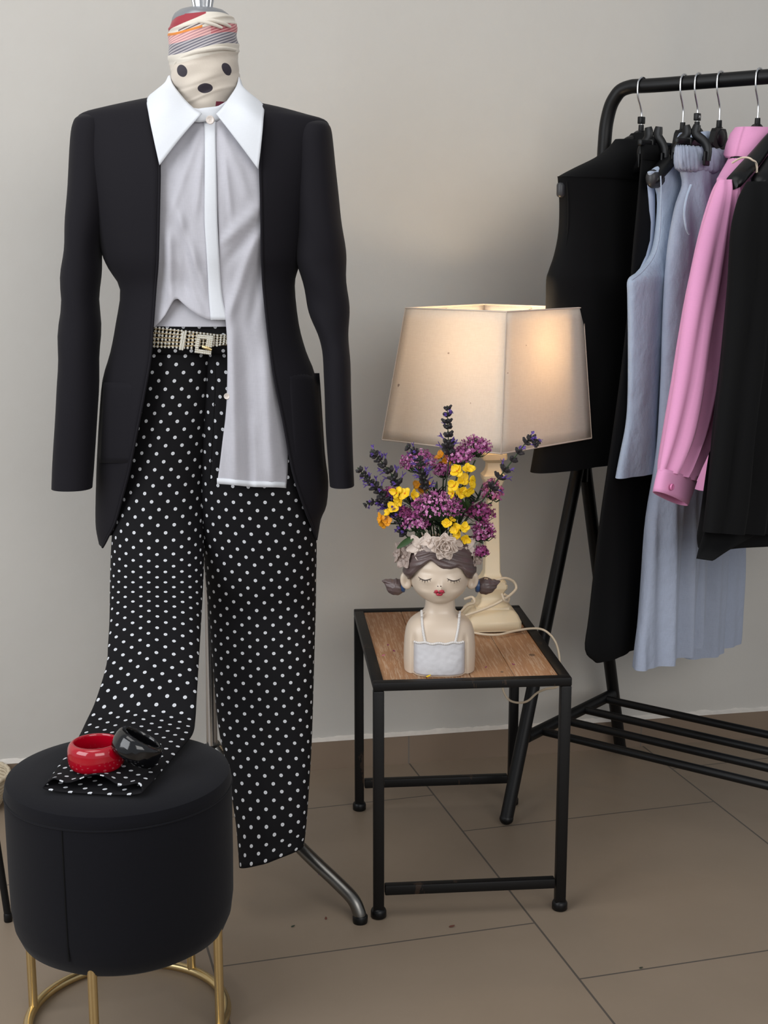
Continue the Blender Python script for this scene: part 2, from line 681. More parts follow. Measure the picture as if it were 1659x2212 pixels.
slab('wall_back', M['wall'], -3.2, 3.2, 0, 2.9, -0.012, -0.15, 'warm grey plastered wall')
slab('baseboard_back', M['skirting'], -3.2, 3.2, 0, SKH, 0, -0.012, 'taupe tile skirting with pale mortar on top')
m = MB()
rings = []
for i in range(321):
    s = -1.2 + i * 0.0085
    h = 0.0035 + 0.0025 * nz((s, 0, 3), 22) + 0.0015 * nz((s, 1, 0), 90)
    rings.append([wall_pt(s, a, z) for a, z in ((0.0005, SKH), (-.003, SKH + h * .7), (-.0085, SKH + h), (-0.0125, SKH + h * 2.0), (-0.0125, SKH))])
m.loft(rings, False)
tag(m.build('trim_1', M['mortar']), 'rough white mortar line on top of the tile skirting', None, None, 'structure')

# ================================================================== DRESS FORM + OUTFIT
MX, MY = -0.31, 2.40

# silhouette of the blazer: pyL xL pyR xR edgeL edgeR depth
JR = [(212, 322, 224, 566, 324, 564, .045),
      (222, 272, 236, 618, 325, 565, .058),
      (234, 218, 249, 666, 327, 565, .066),
      (245, 180, 259, 700, 330, 564, .072),
      (262, 166, 275, 711, 333, 563, .080),
      (300, 170, 312, 704, 339, 563, .095),
      (360, 182, 370, 692, 345, 563, .110),
      (440, 200, 445, 676, 344, 565, .118),
      (540, 220, 550, 655, 341, 566, .115),
      (580, 236, 580, 643, 339, 567, .110),
      (625, 261, 618, 635, 335, 569, .105),
      (700, 251, 700, 644, 329, 577, .108),
      (760, 239, 760, 660, 325, 585, .112),
      (820, 222, 812, 680, 316, 594, .116),
      (900, 216, 900, 693, 301, 613, .119),
      (990, 213, 1000, 704, 281, 631, .119),
      (1060, 212, 1050, 709, 262, 645, .116),
      (1120, 211, 1100, 704, 245, 660, .112),
      (1150, 212, 1130, 690, 232, 669, .110),
      (1180, 217, 1170, 682, 221, 679, .108)]


def jrow(r):
    pl, xl, pr, xr, el, er, b = r
    A = on_y(xl, pl, MY)
    B = on_y(xr, pr, MY)
    return dict(A=A, B=B, cx=(A.x + B.x) / 2, a=(B.x - A.x) / 2, z=(A.z + B.z) / 2, dz=(B.z - A.z), b=b, el=el, er=er, pl=pl, pr=pr)


JD = [jrow(r) for r in smooth_rows(JR, 3)]
BODY = sorted([(d['z'], d['cx'], d['a'], d['b']) for d in JD])


def surf_y(x, z, inset=0.0):
    cx, a, b = interp(BODY, z, 1), interp(BODY, z, 2), interp(BODY, z, 3)
    q = (x - cx) / max(a - inset, .01)
    return MY - (b - inset) * sqrt(max(0.0, 1 - q * q))


def px_surf(px, py, inset=0.0):
    """world point where the pixel ray meets the body surface"""
    y = MY - 0.1
    for _ in range(8):
        p = on_y(px, py, y)
        y = surf_y(p.x, p.z, inset)
    return on_y(px, py, y)


# ---------------- dress form
mannequin = thing('dress_form', 'dress form on a chrome tripod stand wearing a black and white outfit', 'mannequin', (MX, MY, 0))
neck_c = 441
# torso under the clothes
m = MB()
rings = []
for d in JD:
    if d['z'] < 1.04:
        continue
    rings.append([V((d['cx'] + max(d['a'] - .055, .03) * cos(t), MY + max(d['b'] - .05, .02) * sin(t), d['z'] - .03)) for t in [2 * pi * k / 32 for k in range(32)]])
m.loft(rings, True, True, True)
m.build('torso', M['body_form'], mannequin)
# neck column and grey cap
nb = on_y(neck_c, 240, MY)
nt = on_y(neck_c, 48, MY)
m = MB()
m.lathe([(.050, nb.z - .06), (.042, nb.z - .01), (.040, nb.z + .02), (.045, nt.z - .06), (.047, nt.z - .005)], (nb.x, MY, 0), 40, cap0=True)
m.build('neck', M['dark_neck'], mannequin)
m = MB()
zc = nt.z
m.lathe([(.0492, zc - .022), (.0494, zc - .004), (.0508, zc + .0005), (.0495, zc + .006), (.0455, zc + .0125), (.037, zc + .0185), (.025, zc + .022), (.012, zc + .0235), (.001, zc + .024)], (nb.x, MY, 0), 48)
m.build('neck_cap', M['grey_cap'], mannequin, angle=60)
m = MB()
zf = on_y(438, 23, MY).z
xf = on_y(438, 20, MY).x
flute = lambda a, z: 1 + 0.035 * math.copysign(min(1, abs(cos(14 * a)) * 2), cos(14 * a))
m.lathe([(.008, zf - .004), (.0145, zf - .003), (.016, zf), (.0165, zf + .003)], (xf, MY, 0), 48, cap0=True)
m.lathe([(.0158, zf + .003), (.0185, zf + .018), (.021, zf + .034), (.0225, zf + .046), (.0205, zf + .054)], (xf, MY, 0), 168, mod=flute, cap1=True)
m.lathe([(.0205, zf + .054), (.019, zf + .06), (.012, zf + .066), (.002, zf + .068)], (xf, MY, 0), 48, cap0=True, cap1=True)
m.build('finial', M['chrome'], mannequin, angle=35)
# stand
pb = on_y(458, 1610, MY)
pt_ = on_y(448, 1150, MY)
m = MB()
m.tube([(pb.x, MY, pb.z - .03), (pt_.x, MY, pt_.z), (pt_.x + .004, MY, .95)], .0105, 20)
m.build('pole', M['chrome'], mannequin)
m = MB()
m.lathe([(.012, pb.z - .10), (.017, pb.z - .098), (.019, pb.z - .09), (.019, pb.z - .012), (.016, pb.z), (.0115, pb.z + .002)], (pb.x, MY, 0), 28, cap0=True, cap1=True)
m.build('hub', M['black_plastic'], mannequin)
foot0 = on_z(778, 1992, 0)
hubp = V((pb.x, MY, pb.z - .05))
d0 = (V((foot0.x, foot0.y, 0)) - V((pb.x, MY, 0)))
L0 = d0.length
for k in range(3):
    dr = Rz(2 * pi * k / 3) @ d0.normalized()
    q = []
    for f, z in ((0.04, .235), (.30, .165), (.62, .098), (.86, .057), (.955, .038), (.992, .018), (1.0, .004)):
        q.append(V((pb.x, MY, z)) + dr * (L0 * f))
    m = MB()
    m.tube(catmull(q, 6), .0115, 16)
    leg = m.build('leg', M['steel'], mannequin)
    m = MB()
    m.lathe([(.0125, 0), (.0132, .004), (.0132, .012), (.0118, .014)], q[-1] - V((0, 0, .004)), 20, cap0=True, cap1=True)
    m.build('rubber_foot', M['black_plastic'], leg)

# ---------------- scarf wrapped round the neck
scarf = thing('scarf', 'cream printed scarf with striped bands and black spots wound around the dress form neck', 'scarf', (nb.x, MY, on_y(neck_c, 150, MY).z))
SC = [(37, 380, 501), (43, 377, 503), (50, 375, 505), (60, 372, 507), (75, 371, 508), (95, 369, 510), (120, 369, 510), (150, 371, 514), (175, 374, 514), (195, 378, 511), (212, 384, 506), (226, 386, 502), (242, 389, 499), (252, 391, 497)]
sc_rows = [(r[0], on_y((r[1] + r[2]) / 2, r[0], MY), (r[2] - r[1]) / 2 * MY / FPX * 1.0) for r in smooth_rows(SC, 7)]
PXM = MY / FPX


def scarf_mat():
    t = NT('printed_scarf')
    uv = t.n('ShaderNodeTexCoord').outputs['UV']
    sp = t.n('ShaderNodeSeparateXYZ')
    t.l(uv, sp.inputs[0])
    u, v = sp.outputs[0], sp.outputs[1]            # u: -pi..pi angle from front (+ = right), v: height in hundredths
    su = t.math('SINE', u)
    w = t.math('ADD', v, t.math('MULTIPLY', su, 0.15))   # slanted wrap coordinate
    band = lambda a, b: t.math('MULTIPLY', t.math('GREATER_THAN', w, a), t.math('LESS_THAN', w, b))
    cream = t.mix(t.noise(40, 4, t.mapping(uv, (1, 3, 1))), lin((206, 198, 184)), lin((222, 215, 203)))
    low = t.mix(t.noise(30, 4, t.mapping(uv, (1, 3, 1))), lin((196, 184, 170)), lin((212, 202, 188)))
    c = t.mix(t.math('GREATER_THAN', w, 1.27), cream, low)
    st = t.math('GREATER_THAN', t.math('SINE', t.math('ADD', t.math('MULTIPLY', v, 105.0), t.math('MULTIPLY', u, 27.0))), 0.1)
    pink = t.mix(st, lin((226, 176, 170)), lin((176, 128, 132)))
    pinkr = t.mix(st, lin((214, 150, 150)), lin((172, 84, 92)))
    pk = t.mix(t.math('GREATER_THAN', u, 0.35), pink, pinkr)
    grey = t.mix(st, lin((176, 170, 172)), lin((96, 94, 106)))
    c = t.mix(band(0.655, 0.84), c, pk)
    c = t.mix(band(0.84, 1.08), c, grey)
    org = t.math('MULTIPLY', band(0.60, 0.655), t.math('LESS_THAN', u, 0.1))
    c = t.mix(org, c, lin((214, 128, 40)))
    s2 = t.math('MULTIPLY', band(0.53, 0.60), t.math('LESS_THAN', t.math('ABSOLUTE', t.math('ADD', u, 0.1)), 0.6))
    c = t.mix(s2, c, t.mix(st, lin((200, 190, 184)), lin((90, 72, 72))))
    redm = t.math('MULTIPLY', t.math('LESS_THAN', v, t.math('ADD', 0.385, t.math('MULTIPLY', u, -0.25))), t.math('LESS_THAN', u, 0.2))
    c = t.mix(redm, c, lin((150, 32, 48)))
    # three black spots
    for (cu, cv, ru, rv, tilt) in ((-0.59, 1.525, 0.185, 0.128, 0.0), (0.80, 1.525, 0.185, 0.128, 0.5), (0.12, 1.915, 0.235, 0.10, 0.0)):
        a = t.math('DIVIDE', t.math('ADD', t.math('SUBTRACT', u, cu), t.math('MULTIPLY', t.math('SUBTRACT', v, cv), -tilt)), ru)
        b = t.math('DIVIDE', t.math('SUBTRACT', v, cv), rv)
        e = t.math('ADD', t.math('MULTIPLY', a, a), t.math('MULTIPLY', b, b))
        e = t.math('ADD', e, t.math('MULTIPLY', t.math('SUBTRACT', t.noise(3.0, 1, uv), 0.5), 0.5))
        c = t.mix(t.math('LESS_THAN', e, 1.0), c, lin((40, 32, 44)))
    lowr = t.math('MULTIPLY', t.math('GREATER_THAN', v, 2.2), t.math('GREATER_THAN', u, 0.5))
    c = t.mix(lowr, c, lin((120, 36, 58)))
    t.base(c)
    t.set(Roughness=0.6)
    t.b.inputs['Sheen Weight'].default_value = 0.2
    t.bump(t.noise(900, 1), 0.08, 0.0005)
    return t.m


m = MB()
rings, uvs = [], []
NR = 120
for py, p, a in sc_rows:
    ring, uvr = [], []
    for j in range(NR):
        ang = -pi + 2 * pi * j / NR               # 0 = front
        wv = (py - 7.5 * cos(ang)) / 100 + 0.15 * sin(ang)
        r = a
        for bnd, amp, wd in ((0.63, .0014, .03), (1.10, .0014, .035), (1.22, .0010, .03), (1.28, -.0016, .02), (0.5, .0018, .03), (1.75, -.0012, .03), (2.06, .0014, .03)):
            sl = 0.10 * sin(ang * 1.3 + bnd * 3) * (0.6 if bnd > 1.2 else 0)
            r += amp * exp(-((wv + sl - bnd) / wd) ** 2)
        r += .0012 * nz((ang * 1.6, py / 16, 2), 1.0) + .0009 * sin(ang * 5 + py / 9)
        if wv < 1.26:
            r += .0008
        zz = p.z + (0.0015 * sin(3 * ang))
        ring.append(V((p.x + r * sin(ang), MY - r * cos(ang) * 1.0, zz)))
        uvr.append((ang, (py - 7.5 * cos(ang)) / 100))
    rings.append(ring)
    uvs.append(uvr)
# open seam at back so that UVs do not wrap
m.loft([r + [r[0].copy()] for r in rings], False, uvs=[u + [(pi, u[0][1])] for u in uvs])
m.build('wrap', scarf_mat(), scarf, solid=.0012, soff=-1, angle=70)
# rolled cream fold crossing the forehead
for (pts, rad) in ((((372, 152), (384, 132), (410, 117), (445, 108), (480, 104), (509, 108)), .0045),
                   (((388, 62), (408, 52), (432, 47), (458, 52), (480, 60)), .0042),
                   (((430, 48), (455, 44), (480, 50), (498, 58)), .004)):
    q = []
    for px, py in pts:
        a = interp([(r[0], r[2]) for r in sc_rows], py) + .0015
        x = (px - 441) * PXM
        x = max(-a * .99, min(a * .99, x))
        y = MY - sqrt(a * a - x * x) - .001
        q.append(on_y(px, py, y))
    m = MB()
    q = catmull(q, 6)
    rr = [rad * (0.35 + 0.65 * sin(pi * (i + 1) / (len(q) + 1)) ** .5) for i in range(len(q))]
    m.tube(q, rr, 10, flat=.8)
    m.build('fold', M['cream_scarf'] if 'cream_scarf' in M else M.setdefault('cream_scarf', cloth('cream_scarf_cloth', (214, 206, 193), 0.7, 0.2)), scarf)

# ---------------- blazer
blazer = thing('blazer', 'black collarless blazer worn open over the white shirt on the dress form', 'blazer', (MX, MY, JD[20]['z']))
m = MB()
rings = []
NJ = 84
for i, d in enumerate(JD):
    cx, a, b = d['cx'], d['a'], d['b']

    def ang(px, py):
        y = MY - b * .9
        for _ in range(10):
            x = on_y(px, py, y).x
            c = max(-1, min(1, (x - cx) / a))
            y = MY - b * sqrt(1 - c * c)
        return acos(c)
    tl, tr = ang(d['el'], d['pl']), ang(d['er'], d['pr'])
    ring = []
    for j in range(NJ + 1):
        t = tl + (2 * pi + tr - tl) * j / NJ
        x = cx + a * cos(t)
        y = MY - b * sin(t)
        z = d['A'].z + (x - d['A'].x) / (2 * a) * d['dz']
        low = sm((1.05 - z) / .3)
        k = 0.0035 * nz((x * 7, y * 7 + 9, z * 3.2), 1.0) + .003 * low * sin(x * 46 + 1.5)
        z += .02 * sm((0.80 - z) / .1) * (0.5 - 0.5 * sin(t)) * .9     # back hem a little higher
        ring.append(V((x + k * cos(t), y - k * sin(t), z)))
    rings.append(ring)
m.loft(rings, False)
m.build('body', M['black_suit'], blazer, solid=.003, soff=-.5, angle=60)
# turned front edges
for side in (0, -1):
    q = [r[side] + V((0, -.0012, 0)) for r in rings[14:]]
    m = MB()
    m.tube(q, .0022, 8)
    m.build('front_edge', M['black_suit'], blazer)


def sleeve(rows, ycs, n=40, seed=0):
    m = MB()
    R = smooth_rows([(*r, y) for r, y in zip(rows, ycs)], 4)
    rings = []
    for i, (py, xl, xr, b, yc) in enumerate(R):
        A, B = on_y(xl, py, yc), on_y(xr, py, yc)
        c, a = (A + B) / 2, (B.x - A.x) / 2
        ring = []
        for j in range(n):
            t = 2 * pi * j / n
            sx, sy = se(t, 2.2)
            p = V((c.x + a * sx, yc - b * sy, c.z))
            k = .0026 * nz((p.x * 9 + seed, p.y * 9, p.z * 6.5), 1.0) + .0022 * sin(p.z * 60 + sx * 3 + seed) * exp(-((p.z - 1.07) / .12) ** 2)
            ring.append(p + V((sx * k, -sy * k, 0)))
        rings.append(ring)
    # inside fold of the cuff
    last = rings[-1]
    c = sum(last, V()) / len(last)
    rings.append([c + (p - c) * .93 + V((0, 0, .001)) for p in last])
    rings.append([c + (p - c) * .88 + V((0, 0, .04)) for p in last])
    m.loft(rings, True, True, False)
    return m


LS = [(247, 184, 222, .020), (254, 170, 232, .040), (266, 162, 240, .052), (300, 156, 246, .060), (400, 149, 246, .062), (470, 144, 236, .060), (540, 140, 220, .056), (600, 136, 215, .053), (700, 131, 214, .050), (800, 127, 212, .047), (900, 121, 209, .043), (1000, 116, 204, .040), (1054, 113.5, 200, .038)]
RS = [(261, 660, 698, .020), (268, 652, 708, .040), (280, 644, 715, .052), (312, 636, 720, .060), (400, 634, 730, .062), (470, 638, 738, .060), (540, 640, 745, .056), (579, 643, 748, .054), (640, 659, 751, .050), (685, 671, 753, .049), (734, 687, 755, .047), (787, 698, 757, .045), (885, 703, 760, .042), (955, 706, 762, .040), (1048, 712, 765, .038)]
sleeve(LS, [2.40, 2.40, 2.40, 2.40, 2.395, 2.39, 2.385, 2.38, 2.37, 2.36, 2.35, 2.345, 2.34], seed=1).build('sleeve', M['black_suit'], blazer)
sleeve(RS, [2.40, 2.40, 2.40, 2.40, 2.395, 2.39, 2.385, 2.385, 2.38, 2.375, 2.37, 2.36, 2.35, 2.345, 2.34], seed=5).build('sleeve', M['black_suit'], blazer)
# patch pockets
for (x0, x1, y0, y1) in ((221, 292, 826, 1000), (622, 690, 806, 1020)):
    m = MB()
    rings = []
    for i in range(15):
        v = i / 14
        row = []
        for j in range(11):
            u = j / 10
            py = lerp(y0, y1, v)
            px = lerp(x0, x1, u) + (-10 * v if x0 < 400 else 14 * v)
            p = px_surf(px, py, -.0004 - .0016 * (1 - (2 * u - 1) ** 6) * (1 - (2 * v - 1) ** 8))
            row.append(p)
        rings.append(row)
    m.loft(rings, False)
    m.build('pocket', M['black_suit'], blazer, solid=.001)

# ---------------- shirt
shirt = thing('shirt', 'white linen shirt with large pointed collar half tucked into polka dot trousers', 'shirt', (MX, MY, on_y(440, 500, MY).z))
INS = .013
m = MB()
rings = []
for d in JD:
    if d['pl'] < 228 or d['pl'] > 705:
        continue
    a, b = max(d['a'] - .02, .05), max(d['b'] - INS - .012, .03)
    rings.append([V((d['cx'] + a * cos(t), MY - b * sin(t), d['z'])) for t in [2 * pi * k / 64 for k in range(64)]])
m.loft(rings, True, True, False)
m.build('back_panel', M['white_shirt'], shirt)


def ridge(px, py, x0, y0, x1, y1, w, amp):
    """soft fold along a line, fading at both ends (pixels, metres)"""
    dx, dy = x1 - x0, y1 - y0
    L = sqrt(dx * dx + dy * dy)
    t = ((px - x0) * dx + (py - y0) * dy) / (L * L)
    d = ((px - x0) * dy - (py - y0) * dx) / L
    return amp * exp(-(d / w) ** 2) * sm((t + .15) / .35) * sm((1.15 - t) / .35)


def folds(px, py, side):
    """drape of the linen, metres towards the camera"""
    if side == 'L':
        k = ridge(px, py, 366, 500, 368, 660, 10, .007) + ridge(px, py, 384, 455, 446, 640, 11, .008)
        k += ridge(px, py, 392, 560, 440, 690, 9, .004) - ridge(px, py, 402, 480, 402, 640, 13, .006)
        k += ridge(px, py, 436, 270, 366, 470, 10, .004) + ridge(px, py, 440, 300, 424, 460, 7, .003)
    else:
        k = ridge(px, py, 572, 438, 480, 525, 10, .007) - ridge(px, py, 566, 480, 486, 570, 10, .005)
        k += ridge(px, py, 556, 500, 492, 690, 11, .008) - ridge(px, py, 572, 540, 540, 700, 11, .005)
        k += ridge(px, py, 480, 290, 545, 440, 9, .004) + ridge(px, py, 484, 330, 500, 470, 7, .0035)
        k += ridge(px, py, 500, 680, 508, 1050, 13, .009) - ridge(px, py, 532, 760, 545, 1060, 12, .007)
        k += ridge(px, py, 572, 760, 590, 1060, 14, .008) + ridge(px, py, 545, 900, 552, 1060, 6, .003)
    return k + .0016 * nz((px / 22, py / 60, 3.1), 1)


HEM_L = [(300, 700), (318, 712), (334, 706), (346, 694), (357, 680), (368, 660), (376, 648), (384, 645), (395, 655), (410, 668), (430, 682), (450, 690), (470, 692), (492, 692)]
m = MB()
rings = []
NC, NRW = 60, 60
for i in range(NRW + 1):
    row = []
    for j in range(NC + 1):
        px = lerp(300, 470, j / NC)
        top = 240 + abs(px - 452) * .10
        bot = interp(HEM_L, px)
        v = i / NRW
        py = lerp(top, bot, v)
        k = folds(px, py, 'L')
        if v > .9:
            k += .004 * ((v - .9) / .1) * exp(-((px - 395) / 60) ** 2)
        row.append(px_surf(px, py, INS - k))
    rings.append(row)
m.loft(rings, False)
m.build('front_panel', M['white_shirt'], shirt, solid=.001, soff=-1, angle=180)

RP = [(240, 462, 556), (300, 466, 568), (400, 469, 572), (500, 472, 574), (560, 474, 582), (640, 478, 594), (690, 487, 604), (760, 491, 612), (850, 490, 618), (900, 487, 622), (950, 481, 624), (1000, 475, 623), (1045, 469, 618)]
m = MB()
rings = []
RPs = smooth_rows(RP, 7)
for i, (py, xl, xr) in enumerate(RPs):
    row = []
    for j in range(41):
        u = j / 40
        px = lerp(xl, xr, u)
        yy = py + sm((py - 950) / 95) * (9 * u - 2 * sin(pi * u) + 6 * sin(pi * u) ** 2 * 0.6)
        k = folds(px, py, 'R')
        edge_r = 0.010 * sm((py - 700) / 250) * u ** 3
        row.append(px_surf(px, yy, INS - k - .0015 + edge_r))
    rings.append(row)
m.loft(rings, False)
rp = m.build('front_panel', M['white_shirt'], shirt, solid=.001, soff=-1, angle=180)
# hem stitch band
m = MB()
m.loft([[p + V((0, -.0012, .010)) for p in rings[-1]], [p + V((0, -.0016, 0)) for p in rings[-1]]], False)
m.build('hem', M['white_collar'], shirt, solid=.0012)
# placket
PL = [(262, 440, 466), (300, 442, 466), (400, 442, 468), (480, 442, 470), (560, 447, 474), (640, 451, 480), (691, 455, 492)]
m = MB()
rings = []
for (py, xl, xr) in smooth_rows(PL, 6):
    row = []
    for j in range(7):
        px = lerp(xl, xr, j / 6)
        row.append(px_surf(px, py, INS - .0045 - .0012 * sin(pi * j / 6)))
    rings.append(row)
m.loft(rings, False)
m.build('placket', M['white_collar'], shirt, solid=.002, soff=-1)
# collar stand
m = MB()
rings = []
STT = [(0, 244), (.5, 238), (1.0, 214), (1.5, 176), (2.2, 160), (pi, 152)]
for i in range(7):
    v = i / 6
    row = []
    for j in range(73):
        a = -pi + 2 * pi * j / 72
        ztop = on_y(441, interp(STT, abs(a)), MY).z
        zbot = ztop - lerp(.022, .03, abs(a) / pi)
        r = .0615 + .006 * v
        fr = max(0, cos(a)) * .010
        row.append(V((nb.x + r * sin(a) * (1.02), MY - (r + fr) * cos(a), lerp(ztop, zbot, v))))
    rings.append(row)
m.loft(rings, False)
m.build('collar_stand', M['white_collar'], shirt, solid=.0016)


def collar_flap(fold, outer, mid, name='collar_point'):
    """fold/outer: lists of (px,py,y) 3D-able polylines with the same meaning start=back end=front"""
    F = catmull([on_y(a, b, c) for a, b, c in fold], 8)
    O = catmull([on_y(a, b, c) for a, b, c in outer], 8)

    def res(P, n):
        L = [0]
        for a, b in zip(P, P[1:]):
            L.append(L[-1] + (b - a).length)
        out = []
        for k in range(n + 1):
            t = L[-1] * k / n
            i = 0
            while i < len(P) - 2 and L[i + 1] < t:
                i += 1
            q = (t - L[i]) / max(L[i + 1] - L[i], 1e-9)
            out.append(P[i].lerp(P[i + 1], q))
        return out
    N = 30
    F, O = res(F, N), res(O, N)
    rings = []
    for k in range(N + 1):
        row = []
        for j in range(19):
            u = j / 18
            p = F[k].lerp(O[k], u)
            bul = sin(pi * min(1, u * 1.02)) * mid * (0.5 + .5 * sin(pi * k / N))
            p = p + V((0, -bul, bul * .25))
            row.append(p)
        rings.append(row)
    mm = MB()
    mm.loft(rings, False)
    o = mm.build(name, M['white_collar'], shirt, solid=.0016, soff=0, angle=180)
    # stitched edge
    return o


def ysf(px, py, off):
    return px_surf(px, py, -off).y


collar_flap([(367, 163, MY - .012), (374, 183, MY - .03), (398, 214, MY - .062), (420, 235, MY - .080), (436, 245, MY - .088)],
            [(362, 172, MY - .008), (351, 188, MY - .012), (319.5, 211, MY - .030), (322, 250, ysf(324, 250, .016)), (333, 305, ysf(333, 305, .014)), (344.5, 357, ysf(345, 356, .010))], .009)
collar_flap([(516, 166, MY - .012), (510, 188, MY - .03), (492, 216, MY - .062), (478, 235, MY - .080), (467, 246, MY - .088)],
            [(519, 174, MY - .008), (531, 198, MY - .012), (567, 225, MY - .030), (568.5, 262, ysf(566, 262, .016)), (564, 315, ysf(563, 315, .014)), (558, 366, ysf(557, 365, .010))], .009)


def button(px, py, y, r, mat, parent, tilt=0.0):
    m = MB()
    c = on_y(px, py, y)
    R = Matrix.Rotation(pi / 2 + tilt, 3, 'X')
    m.lathe([(.0005, .0016), (r * .55, .0016), (r * .7, .0024), (r * .92, .0024), (r, .001), (r, -.001), (r * .5, -.0012)], c, 24, R, True, True)
    for a in range(4):
        m.sphere(c + R @ V((r * .25 * cos(a * pi / 2 + .78), r * .25 * sin(a * pi / 2 + .78), .0017)), r * .1, 6, 4)
    return m.build('button', mat, parent)


button(454, 259, MY - .0865, .0072, M['pearl'], shirt)
button(490, 856, px_surf(491, 856, INS - .002).y - .003, .0052, M['pearl'], shirt)

# ---------------- trousers
trousers = thing('trousers', 'black trousers with white polka dots, one leg draped on the round stool', 'trousers', (MX, MY, on_y(450, 900, MY).z))


def leg_loft(rows, n=56, sup=2.3, crease=.004, seed=0, wave_end=False, u0=0.0):
    """rows: (PL, PR, thick) ; the ring starts at the left edge and runs along the front"""
    rings, uvs = [], []
    vlen = 0
    prev = None
    for i, (A, B, th) in enumerate(rows):
        c = (A + B) / 2
        a = (B - A) / 2
        q0 = (rows[max(i - 1, 0)][0] + rows[max(i - 1, 0)][1]) / 2
        q1 = (rows[min(i + 1, len(rows) - 1)][0] + rows[min(i + 1, len(rows) - 1)][1]) / 2
        tng = (q1 - q0).normalized()
        nrm = a.cross(tng).normalized()
        if i < 3 and nrm.y > 0:
            nrm = -nrm
        if prev is not None and nrm.dot(prev) < 0:
            nrm = -nrm
        wq = sm((th - .012) / .05)
        nrm = (nrm * (1 - wq) + V((0, -1, 0)) * wq).normalized()
        if prev is not None and nrm.dot(prev) < 0:
            nrm = -nrm
        prev = nrm
        if i:
            vlen += (c - (rows[i - 1][0] + rows[i - 1][1]) / 2).length
        ring, arc, u = [], [], 0
        for j in range(n + 1):
            t = pi - 2 * pi * j / n
            sx, sy = se(t, sup)
            cr = crease * exp(-((sx + .05) / .18) ** 2) * max(0, sy) * sm(th / .02)
            k = .0028 * nz((c.x * 4 + sx * 1.3 + seed, sy, c.z * 5), 1.0) * sm(th / .02)
            p = c + a * sx + nrm * (th * sy + cr + k * (1 if sy > 0 else -1))
            if ring:
                u += (p - ring[-1]).length
            arc.append(u)
            ring.append(p)
        half = arc[n // 2] / 2
        rings.append(ring)
        uvs.append([(u0 + x - half, -vlen) for x in arc])
    return rings, uvs


def rows_y(tab, m=4):
    out = []
    for (py, xl, xr, y, th, dy) in smooth_rows(tab, m):
        A = on_y(xl, py - dy / 2, y)
        B = on_y(xr, py + dy / 2, y)
        out.append((A, B, th))
    return out


TRY = MY - .004
RL = [(694, 434, 606, TRY, .048, 0), (720, 434, 612, TRY, .050, 0), (780, 436, 628, TRY, .058, 0), (860, 434, 644, TRY, .066, 0), (950, 431, 664, TRY, .070, 0), (1050, 429, 677, TRY, .072, 0), (1120, 430, 683, TRY, .070, 0), (1168, 436, 684, TRY, .068, 0), (1200, 441, 684, TRY, .066, 0), (1250, 445, 683, TRY, .064, 0), (1320, 451, 682, TRY, .060, 0), (1420, 459, 679, TRY - .05, .053, 0), (1560, 471, 675, TRY - .1, .045, 0), (1650, 489, 671, TRY - .14, .041, 0), (1760, 508, 664, TRY - .178, .038, -10), (1815, 514, 660, TRY - .19, .036, -30), (1850, 517, 656, TRY - .198, .035, -44)]
rr, uu = leg_loft(rows_y(RL), seed=3, u0=.0045)
m = MB()
m.loft(rr, False, uvs=uu)
right_leg = m.build('leg', M['dots'], trousers, solid=.0015, soff=-1, angle=80)

LL = [(694, 318, 466, TRY, .054, 0), (720, 312, 466, TRY, .057, 0), (780, 301, 466, TRY, .064, 0), (860, 288, 462, TRY, .069, 0), (950, 271, 455, TRY, .071, 0), (1050, 256, 448, TRY - .004, .070, 0), (1120, 247, 443, TRY - .018, .066, 0), (1172, 242, 441, TRY - .040, .060, 0), (1250, 239, 439, TRY - .095, .048, 0), (1350, 237, 434, TRY - .182, .032, 0), (1440, 230, 429, TRY - .262, .020, 0)]
lrows = rows_y(LL)
ZT = 0.413
tail = [(on_y(208, 1512, 2.075), on_y(425, 1508, 2.075), .015), (on_y(186, 1560, 2.042), on_y(422, 1556, 2.042), .012),
        (on_z(168, 1596, ZT - .002), on_z(416, 1586, ZT - .002), .010), (on_z(150, 1622, ZT), on_z(390, 1618, ZT), .009),
        (on_z(128, 1652, ZT), on_z(362, 1650, ZT), .007), (on_z(108, 1680, ZT), on_z(334, 1684, ZT), .006), (on_z(92, 1701, ZT), on_z(307, 1712, ZT), .0065)]
allr = [(*r[0], *r[1], r[2]) for r in lrows[-3::2] + tail]
dense = smooth_rows(allr, 5)
rows = lrows[:-3] + [(V(d[0:3]), V(d[3:6]), d[6]) for d in dense]
rr, uu = leg_loft(rows, seed=8, u0=.006)
# crumpled opening of the trouser leg: upper layer pulled back in waves
n = len(rr[0]) - 1
fwd = (rr[-1][n // 2] + rr[-1][0]) / 2 - (rr[-4][n // 2] + rr[-4][0]) / 2
fwd.z = 0
fwd.normalize()
for back, ring in enumerate(reversed(rr[-7:])):
    wgt = 1 - back / 7
    for j in range(len(ring)):
        s = j / (n / 2)
        if 0.02 < s < 0.98:
            wv = (0.5 - 0.5 * cos(2 * pi * 3 * s)) * wgt
            ring[j] = ring[j] - fwd * (.010 + .010 * wv) * wgt * sin(pi * s) ** .5 + V((0, 0, .008 * wv * sin(pi * s)))
m = MB()
m.loft(rr, False, uvs=uu)
left_leg = m.build('leg', M['dots'], trousers, solid=.0015, soff=-1, angle=80)
